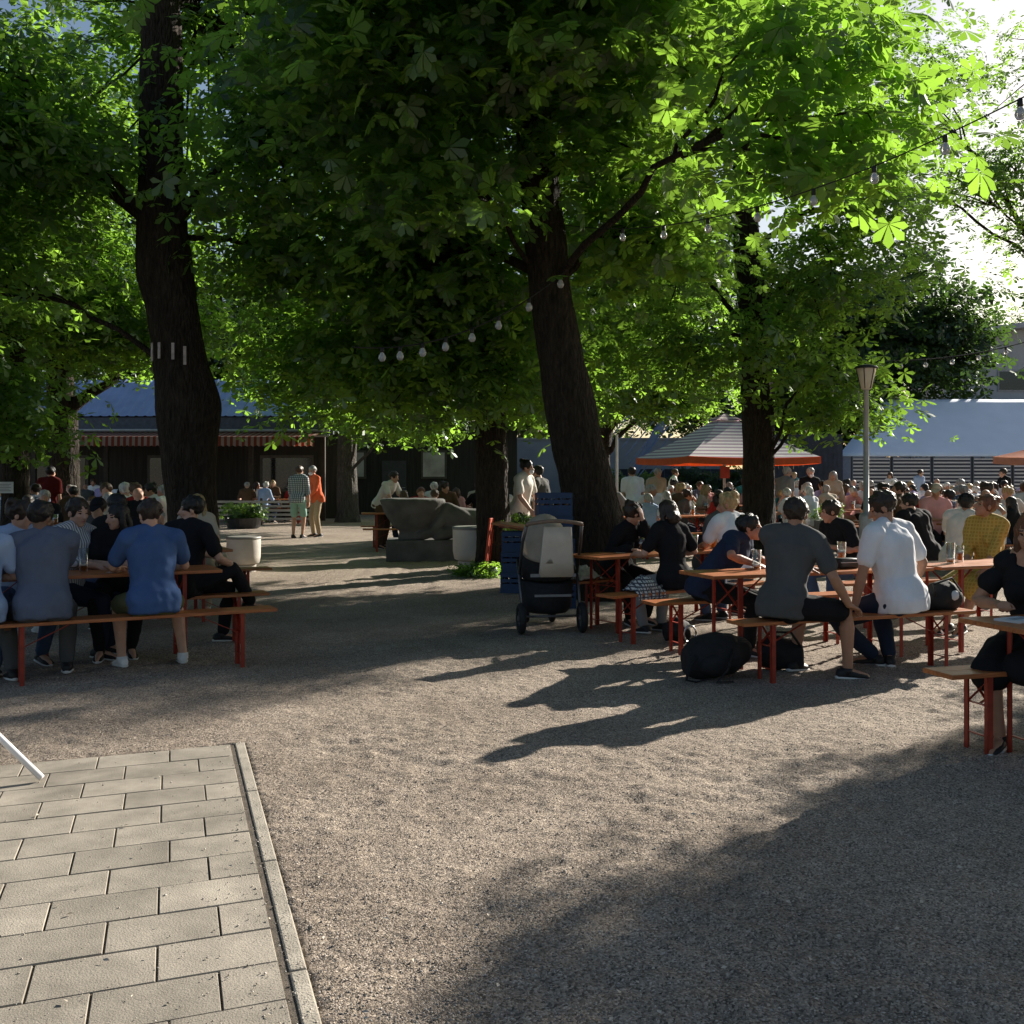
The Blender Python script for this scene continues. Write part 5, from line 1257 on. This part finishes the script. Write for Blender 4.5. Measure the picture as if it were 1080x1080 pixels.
bm = bmesh.new(); box(bm, (0, 0, .045), (.20, .12, .09), None, .02); obj('body', bm, mat('black_leather', (.014, .014, .015), .45, .2, 30., .2, 200.), t, smooth=True)
bm = bmesh.new(); tube(bm, [(-.095, -.062, .055), (.095, -.062, .055)], .003); obj('zip', bm, CHROME, t)
t = thing('phone', 'dark phone lying flat beside the black case', 'phone', tuple(on(cB, uB, nB, .56, -.02).xy) + (.77,), R(35)); bm = bmesh.new(); box(bm, (0, 0, .005), (.15, .075, .009), None, .003); obj('body', bm, mat('phone_black', (.01, .01, .012), .1), t)
cL = V((-3.56, 8.75, 0)); cL2 = V((-4.1, 11.15, 0))
q = on(cL, uL, nL, .03, .02); beer_glass('clear half empty glass between the two men on the left', q.x, q.y, .77, .2, .042, .25)
for a, b, lb in ((.05, -.1, 'glass mug at the near edge of the second left table'), (.16, .02, 'handled glass mug beside another mug on the second left table'), (.28, -.08, 'rightmost glass mug on the second left table')):
    q = on(cL2, uL, nL, a, b); beer_glass(lb, q.x, q.y, .77, .17, .05, .55, True, True)
for k, (c, a, b, lb) in enumerate(((cA, -.2, .1, 'small glass before the person in black blouse'), (cC, -.5, .1, 'tumbler on the table behind the white t-shirt man'), (cC, .0, -.1, 'tumbler near the mustard dress'))):
    q = on(c, (uA, uB, uB)[k], (nA, nB, nB)[k], a, b); beer_glass(lb, q.x, q.y, .77, .15, .036, .5)
pg_ = None
for k, (p, side_, tw) in enumerate(GLASSES):
    lb = f'{side_} beer glass on the table {tw}'
    if pg_ is None:
        beer_glass(lb, p.x, p.y, .77, .19, .044, .6); pg_ = [o for o in bpy.data.objects if o.get('label') == lb][0]
    else: dup(pg_, (p.x, p.y, .77), k, lb, 'glasses on the beer tables')
for k, (c, a, b, lb) in enumerate(((cB, -.45, .1, 'empty glass by the elbow of the man in navy'), (cB, .75, .1, 'glass of beer left of the white t-shirt man'), (cB, .48, .18, 'tall beer glass behind the phone'), (cA, .35, -.12, 'half full glass between black blouse and blond man'),
                                   (cC, -.75, -.05, 'beer glass right of the white t-shirt man'), (cL, .5, .1, 'beer glass at the right end of the near left table'), (cL, -.4, .12, 'beer glass before the striped shirt man'), (cD, -.5, .14, 'beer glass beside the white plate'))):
    u_, n_ = (uL, nL) if c is cL else (uA, nA) if c is cA else (uD, nD) if c is cD else (uB, nB)
    q = on(c, u_, n_, a, b); beer_glass(lb, q.x, q.y, .77, .17 + .02 * (k % 3), .040, .15 + .2 * (k % 4))
for k, (c, u_, n_, a, b) in enumerate(((cA, uA, nA, -.5, .1), (cB, uB, nB, -.15, .14), (cC, uB, nB, .4, .12), (cL, uL, nL, .25, -.12))):
    t = thing('beer_mat', ('square beer mat before the person in black blouse', 'square beer mat beside the tumbler', 'square beer mat by the mustard dress', 'square beer mat near the blue t-shirt')[k], 'beer mat', tuple(on(c, u_, n_, a, b).xy) + (.7705,), k)
    bm = bmesh.new(); box(bm, (0, 0, .001), (.095, .095, .002)); obj('card', bm, mat('card_pale', (.55, .52, .45), .9, .1), t)
    bm = bmesh.new(); lathe(bm, [(.032, .0021), (.032, .0026)], 16); obj('printed_disc', bm, mat('card_print', (.35, .06, .04), .8), t)
t = thing('plate', 'round white plate with a folded napkin on the near right table', 'plate', tuple(on(cD, uD, nD, -.72, -.02).xy) + (.77,))
bm = bmesh.new(); lathe(bm, [(.07, 0), (.075, .004), (.125, .018), (.128, .02), (.12, .021), (.07, .008), (.001, .008)], 28, cap=False); obj('dish', bm, mat('porcelain', (.72, .72, .70), .2, .02), t, smooth=True)
bm = bmesh.new(); box(bm, (0, 0, .03), (.12, .10, .012), Matrix.Rotation(.4, 3, 'Z'), .004); obj('napkin', bm, mat('paper_white', (.7, .7, .7), .9), t)
t = thing('booklet', 'pale booklet lying on the near right table by the woman in black', 'booklet', tuple(on(cD, uD, nD, -.88, .06).xy) + (.77,), R(30)); bm = bmesh.new(); box(bm, (0, 0, .006), (.21, .15, .011)); obj('cover', bm, mat('cover_paper', (.60, .62, .64), .5, .1), t)
bm = bmesh.new(); box(bm, (.0, .0, .0125), (.13, .05, .001)); obj('printed_panel', bm, mat('panel_grey', (.3, .32, .36), .6), t)
def bag_mesh(rings, vox, seed, amp=.018):
    bm = bmesh.new(); loft(bm, rings, 16); me = remesh(bm, vox, 3); return wrinkle(me, amp, 6., seed, (1, 1, 1))
X_, Y_, Z_ = V((1, 0, 0)), V((0, 1, 0)), V((0, 0, 1))
BAG = mat('bag_black', (.011, .011, .012), .8, .3, 20., .3, 250.)
t = thing('backpack', 'slumped black backpack on the gravel at the bench end', 'backpack', (gx(752, 8.25), 8.25, 0), R(12))
obj('body', bag_mesh([(V((-.22, 0, .13)), Y_, Z_, .12, .10), (V((-.15, 0, .15)), Y_, Z_, .16, .145), (V((0, 0, .175)), Y_, Z_, .17, .165), (V((.14, 0, .18)), Y_, Z_, .15, .15), (V((.26, .02, .20)), Y_, Z_, .09, .09), (V((.31, .02, .21)), Y_, Z_, .03, .04)], .012, 4.), BAG, t)
bm = bmesh.new()
tube(bm, [(-.18, -.13, .2), (-.28, -.2, .13), (-.30, -.21, .03), (-.22, -.2, .012), (-.10, -.19, .03)], .012, 8, 0, .5); tube(bm, [(.1, -.15, .24), (.02, -.24, .10), (-.08, -.26, .015), (.06, -.24, .012)], .012, 8, 0, .5); obj('strap', bm, BAG, t, smooth=True)
bm = bmesh.new(); ellipsoid(bm, (-.05, -.155, .12), (.13, .045, .085)); obj('pocket', bm, BAG, t, smooth=True)
t = thing('shoulder_bag', 'dark bag on the gravel under the front bench of the grey shirt man', 'bag', (gx(822, 8.6), 8.6, 0), R(-10))
obj('body', bag_mesh([(V((-.17, 0, .12)), Y_, Z_, .09, .10), (V((0, 0, .14)), Y_, Z_, .12, .13), (V((.17, 0, .12)), Y_, Z_, .09, .10)], .014, 9.), BAG, t)
bm = bmesh.new(); tube(bm, [(-.16, -.08, .2), (-.08, -.14, .32), (.08, -.14, .32), (.16, -.08, .2)], .01); obj('strap', bm, BAG, t, smooth=True)
t = thing('handbag', 'black and white handbag on the bench right of the white t-shirt man', 'bag', tuple((at(bB, uB, .86) + nB * .02).xy) + (.47,), R(25))
obj('body', bag_mesh([(V((-.16, 0, .08)), Y_, Z_, .06, .07), (V((-.05, 0, .11)), Y_, Z_, .09, .11), (V((.08, 0, .12)), Y_, Z_, .09, .12), (V((.18, 0, .09)), Y_, Z_, .06, .08)], .012, 14.), BAG, t)
bm = bmesh.new(); tube(bm, [(-.12, -.07, .12), (-.18, -.10, .22), (.0, -.12, .27), (.14, -.09, .15)], .009); obj('strap', bm, BAG, t, smooth=True)
bm = bmesh.new(); ellipsoid(bm, (.07, -.085, .12), (.05, .02, .045)); obj('white_patch', bm, mat('patch_white', (.6, .6, .62), .7), t, smooth=True)
def cloth_heap(name, label, c, m, hang, seed):
    bm = bmesh.new(); n = 34; g = []
    for i in range(n + 1):
        row = []
        for j in range(n + 1):
            u, v = i / n - .5, j / n - .5
            h = .13 * max(0, 1 - (abs(u) * 1.9) ** 2) * max(0, 1 - (abs(v) * 1.9) ** 2) + .035 * abs(noise.noise(V((u * 8 + seed, v * 8, 0)))) + .02 * abs(noise.noise(V((u * 19, v * 19 + seed, 2))))
            x, y, z = u * .34 * (1 + .2 * noise.noise(V((u * 4, v * 4, seed)))), v * .26, h + .004
            if hang and y < -.10: z = .02 - (-.10 - y) * hang + .01 * math.sin(u * 30); y = -.128 - .012 * math.sin(u * 25)
            row.append(bm.verts.new((x, y, z)))
        g.append(row)
    for i in range(n):
        for j in range(n): bm.faces.new((g[i][j], g[i + 1][j], g[i + 1][j + 1], g[i][j + 1]))
    t = thing(name, label, 'cloth', c[0], R(c[1])); obj('fabric', bm, m, t, smooth=True)
    bm = bmesh.new(); tube(bm, [(-.12, -.09, .03), (-.02, -.125, .05), (.1, -.10, .03), (.17, -.06, .02)], .008, 6); obj('hem', bm, m, t, smooth=True)
p = at(bA2, uA, -.93); cloth_heap('cloth_heap', 'crumpled white jacket on the bench by the pram', ((p.x, p.y, .47), TA), mat('cream_cloth', (.52, .50, .46), .9, .2, 20.), 0, 1.)
p = at(bA, uA, -.62); cloth_heap('patterned_scarf', 'white cloth with dark spots hanging over the bench edge', ((p.x, p.y, .47), TA), check_mat('spotted_cloth', (.60, .60, .58), (.07, .07, .09), .031), 2.6, 6.)
t = thing('shoulder_bag', 'small dark bag with a wheel like ring under the black blouse bench', 'bag', (gx(714, 9.95), 9.95, 0), R(10))
obj('body', bag_mesh([(V((-.12, 0, .10)), Y_, Z_, .06, .08), (V((0, 0, .12)), Y_, Z_, .09, .11), (V((.12, 0, .10)), Y_, Z_, .06, .08)], .014, 19.), BAG, t)
bm = bmesh.new(); tube(bm, [(.1 + .06 * math.cos(a * .52), -.08, .09 + .08 * math.sin(a * .52)) for a in range(13)], .009); obj('ring', bm, CHROME, t, smooth=True)
# ------------------------------------------------------------------ parasols
def parasol(label, px, d, half, zedge, ztop, ca, cb, rz, val, freq=13.):
    t = thing('parasol', label, 'parasol', (gx(px, d), d, 0), R(rz), 'big parasols over the tables')
    cm = band_mat('parasol_' + label.split()[1], ca, cb, 2, freq, .5, .8, .3)
    def sheet(z0, h0, z1, h1, n=10, sag=.05):
        bm = bmesh.new(); cor = [(-1, -1), (1, -1), (1, 1), (-1, 1)]; prev = None
        for k in range(n + 1):
            f = k / n; ring = []
            hh = h0 + (h1 - h0) * f; z = z0 + (z1 - z0) * f - sag * math.sin(math.pi * f)
            for e in range(4):
                for s_ in range(8):
                    q = s_ / 8; x = cor[e][0] + (cor[(e + 1) % 4][0] - cor[e][0]) * q; y = cor[e][1] + (cor[(e + 1) % 4][1] - cor[e][1]) * q
                    ring.append(bm.verts.new((x * hh, y * hh, z - .05 * math.sin(math.pi * q) * f * (1 - .2 * math.sin(math.pi * q)))))
            if prev:
                for i in range(32): bm.faces.new((prev[i], ring[i], ring[(i + 1) % 32], prev[(i + 1) % 32]))
            prev = ring
        return bm, prev
    bm, rim = sheet(ztop - .12, .22, zedge, half)
    bmesh.ops.recalc_face_normals(bm, faces=bm.faces); bmesh.ops.solidify(bm, geom=bm.faces, thickness=.006); obj('canopy', bm, cm, t)
    bm, _ = sheet(ztop + .05, .01, ztop - .09, .30, 4, .0); bmesh.ops.solidify(bm, geom=bm.faces, thickness=.006); obj('vent', bm, cm, t)
    bm = bmesh.new(); cor = [(-1, -1), (1, -1), (1, 1), (-1, 1)]; a_, b_ = [], []
    for e in range(4):
        for s_ in range(12):
            q = s_ / 12; x = (cor[e][0] + (cor[(e + 1) % 4][0] - cor[e][0]) * q) * (half + .008); y = (cor[e][1] + (cor[(e + 1) % 4][1] - cor[e][1]) * q) * (half + .008)
            z = zedge - .05 * math.sin(math.pi * q) * (1 - .2 * math.sin(math.pi * q))
            a_.append(bm.verts.new((x, y, z + .005))); b_.append(bm.verts.new((x * 1.004, y * 1.004, z - .155 + .012 * math.sin(s_ * 3.1))))
    for i in range(48): bm.faces.new((a_[i], b_[i], b_[(i + 1) % 48], a_[(i + 1) % 48]))
    bmesh.ops.solidify(bm, geom=bm.faces, thickness=.005); obj('valance', bm, val, t)
    bm = bmesh.new(); tube(bm, [(0, 0, .1), (0, 0, ztop - .05)], .035, 12); obj('pole', bm, mat('parasol_pole', (.55, .52, .48), .5), t, smooth=True)
    bm = bmesh.new(); box(bm, (0, 0, .05), (.6, .6, .10), None, .01); obj('base', bm, mat('base_concrete', (.3, .3, .29), .9), t)
    bm = bmesh.new(); box(bm, (0, -.03, 1.62), (.19, .15, .28), None, .01); obj('winch_box', bm, mat('winch_red', (.50, .06, .03), .5), t)
    for e in range(8):
        a = e * math.pi / 4 + math.pi / 4; L_ = half * (1.40 if e % 2 == 0 else 1.0)
        bm = bmesh.new(); bar(bm, (.05 * math.cos(a), .05 * math.sin(a), ztop - .16), (L_ * math.cos(a) * .98, L_ * math.sin(a) * .98, zedge - .05), .02, .025); obj('rib', bm, mat('parasol_rib', (.4, .3, .2), .6), t)
VAL = mat('valance_orange', (.70, .20, .07), .8, .08)
parasol('large striped parasol in white and violet grey with an orange valance', 764, 25.5, 1.62, 1.98, 2.98, (.84, .79, .74), (.40, .29, .36), 14, VAL)
parasol('large orange parasol reaching in at the right edge', 1160, 22.0, 1.45, 1.96, 2.62, (.66, .17, .07), (.60, .15, .06), 8, mat('valance_pale', (.62, .40, .30), .8, .08), 2.)
# ------------------------------------------------------------------ lamp post
lp_ = thing('lamp_post', 'slim steel lamp post with a conical glass lantern above the right tables', 'lamp post', (gx(913.5, 17), 17, 0))
bm = bmesh.new(); lathe(bm, [(.11, 0), (.11, .9), (.095, .94), (.045, .96), (.042, 2.92), (.05, 2.93)], 18); obj('pole', bm, mat('galvanised', (.34, .34, .34), .5, .12, 8., metal=.4), lp_, smooth=True)
bm = bmesh.new(); lathe(bm, [(.05, 2.93), (.085, 2.95), (.155, 3.26), (.155, 3.27)], 20); obj('lantern', bm, mat('lantern_glass', (.62, .55, .45), .35, .1, 6., spec=.6), lp_, smooth=True)
for k in range(6):
    a = k * math.pi / 3; bm = bmesh.new(); bar(bm, (.088 * math.cos(a), .088 * math.sin(a), 2.95), (.160 * math.cos(a), .160 * math.sin(a), 3.27), .012, .012); obj('glazing_bar', bm, DARKSTEEL, lp_)
bm = bmesh.new(); lathe(bm, [(.19, 3.27), (.19, 3.29), (.12, 3.32), (.02, 3.34)], 20); obj('cap', bm, DARKSTEEL, lp_, smooth=True)
# ------------------------------------------------------------------ strings of bulbs
BULB = mat('bulb_glass', (.80, .82, .84), .08, .02, spec=.8); BULB.node_tree.nodes['Principled BSDF'].inputs['Transmission Weight'].default_value = .55; WIRE = mat('wire_black', (.012, .012, .012), .6)
def string(label, pts, bulbs, r=.0055, k=1.):
    t = thing('bulb_string', label, 'string lights', pts[0], 0, 'strings of bulbs between the trees'); o = V(pts[0])
    bm = bmesh.new(); tube(bm, [p - o for p in pts], r, 6); obj('cable', bm, WIRE, t, smooth=True)
    for p in bulbs:
        p = p - o; kk = k; bm = bmesh.new(); c = (p.x, p.y, p.z - .055)
        lathe(bm, [(a_ * kk, b_ * kk) for a_, b_ in ((.006, -.105), (.026, -.10), (.041, -.075), (.044, -.055), (.036, -.028), (.020, -.004), (.019, .004))], 14, c); b = obj('bulb', bm, BULB, t, smooth=True)
        bm = bmesh.new(); lathe(bm, [(.020 * kk, 0), (.023 * kk, .004), (.023 * kk, .05), (.010, .06)], 10, c); obj('socket', bm, WIRE, b, smooth=True)
        bm = bmesh.new(); tube(bm, [(c[0], c[1], c[2] - .01), (c[0], c[1], c[2] - .06)], [.007, .012], 8); obj('filament', bm, mat('filament', (.6, .5, .35), .4), b)
def span(a, b, pxs, sag):
    """catenary between two hooks; bulbs sit where the given picture columns cross it"""
    pts = []; n = 40
    for k in range(n + 1):
        f = k / n; p = a.lerp(b, f); p.z -= sag * 4 * f * (1 - f); pts.append(p)
    out = []
    for px in pxs:
        best = min(range(n * 10), key=lambda k: abs(540 + F * (a.x + (b.x - a.x) * k / (n * 10)) / (a.y + (b.y - a.y) * k / (n * 10)) - px)); f = best / (n * 10)
        p = a.lerp(b, f); p.z -= sag * 4 * f * (1 - f); out.append(p)
    return pts, out
s1 = span(W(1130, 76, 6.6), W(588, 236, 13.2), (1075, 996, 922, 858, 799, 747, 700, 657), .38)
string('string of clear bulbs rising from the leaning chestnut to the upper right', *s1, k=.8)
s2 = span(W(600, 283, 13.25), W(372, 366, 12.), (591, 558, 526, 498, 470, 446, 422, 403), .30)
string('string of clear bulbs hanging from the leaning chestnut towards the left', *s2, r=.008)
s3 = span(W(800, 366, 18.8), W(1110, 352, 21.5), (878, 901, 925, 950, 976, 1004, 1032, 1061), .38)
string('string of clear bulbs strung past the lamp post over the marquee', *s3, r=.010)
# ------------------------------------------------------------------ white tube stand at the left edge
t = thing('sign_stand', 'white tubular stand whose foot rests on the paving at the left edge', 'stand', (gx(44, 5.42), 5.42, .012))
WP = mat('white_tube', (.78, .78, .80), .3, .04)
bm = bmesh.new(); tube(bm, [(0, 0, .017), (-.9, .12, .80)], .017, 12); obj('leg', bm, WP, t, smooth=True)
bm = bmesh.new(); tube(bm, [(-.0, -.7, .017), (-.9, -.5, .80)], .017, 12); obj('leg', bm, WP, t, smooth=True)
bm = bmesh.new(); tube(bm, [(-1.5, .12, .017), (-.9, .12, .80), (-.9, -.5, .80), (-1.5, -.5, .017)], .017, 12); obj('leg', bm, WP, t, smooth=True)
bm = bmesh.new(); box(bm, (-1.22, -.19, .40), (.02, .5, .66), Matrix.Rotation(R(37), 3, 'Y')); obj('panel', bm, mat('panel_white', (.7, .7, .7), .5), t)
# fallen petals and twigs
g = np.random.default_rng(77); bm = bmesh.new()
for k in range(260):
    y = 2.9 + g.random() ** 1.5 * 9; x = (g.random() - .5) * y; a = g.random() * 6.28; r_ = .006 + .009 * g.random()
    M = Matrix.Rotation(a, 3, 'Z') @ Matrix.Rotation((g.random() - .5) * 1.2, 3, 'X'); z = .018
    vs_ = [bm.verts.new(M @ V(q) * r_ + V((x, y, z))) for q in ((-1, 0, 0), (0, -.5, .25), (1, 0, .05), (0, .5, .2))]; bm.faces.new(vs_)
tag(obj('fallen_petals', bm, mat('petal', (.55, .48, .38), .8, .3, 40.)), 'dry petals and leaf scraps strewn over paving and gravel', 'petals', kind='stuff')
# ------------------------------------------------------------------ light, sky, camera
w = bpy.data.worlds.new('World'); S.world = w; w.use_nodes = True
nt = w.node_tree; bg = nt.nodes['Background']
sky = nt.nodes.new('ShaderNodeTexSky'); sky.sky_type = 'NISHITA'; sky.sun_disc = False
sky.sun_elevation = R(SUNEL); sky.sun_rotation = R(SUNAZ); sky.air_density = 1.; sky.dust_density = 1.3; sky.ozone_density = 1.
nt.links.new(sky.outputs[0], bg.inputs[0]); bg.inputs[1].default_value = .05
sd = bpy.data.lights.new('sun', 'SUN'); sd.energy = 5.; sd.angle = R(.6); sd.color = (1., .93, .83)
so = bpy.data.objects.new('sun', sd); COL.objects.link(so)
d = V((math.sin(R(SUNAZ)) * math.cos(R(SUNEL)), math.cos(R(SUNAZ)) * math.cos(R(SUNEL)), math.sin(R(SUNEL))))
so.rotation_euler = d.to_track_quat('Z', 'Y').to_euler(); so.location = d * 60
cd = bpy.data.cameras.new('camera'); cd.sensor_width = 36; cd.lens = 36 * F / 1080; cd.shift_y = -(540 - HOR) / 1080; cd.clip_end = 2000; cd.clip_start = .05
co = bpy.data.objects.new('camera', cd); COL.objects.link(co); co.location = (0, 0, CAMH); co.rotation_euler = (R(90), 0, 0); S.camera = co
S.view_settings.view_transform = 'Standard'; S.view_settings.look = 'None'; S.view_settings.exposure = 1.15; S.view_settings.gamma = 1.
S.cycles.max_bounces = 6; S.cycles.diffuse_bounces = 3; S.cycles.glossy_bounces = 2; S.cycles.transmission_bounces = 6; S.cycles.transparent_max_bounces = 6
S.cycles.caustics_reflective = False; S.cycles.caustics_refractive = False
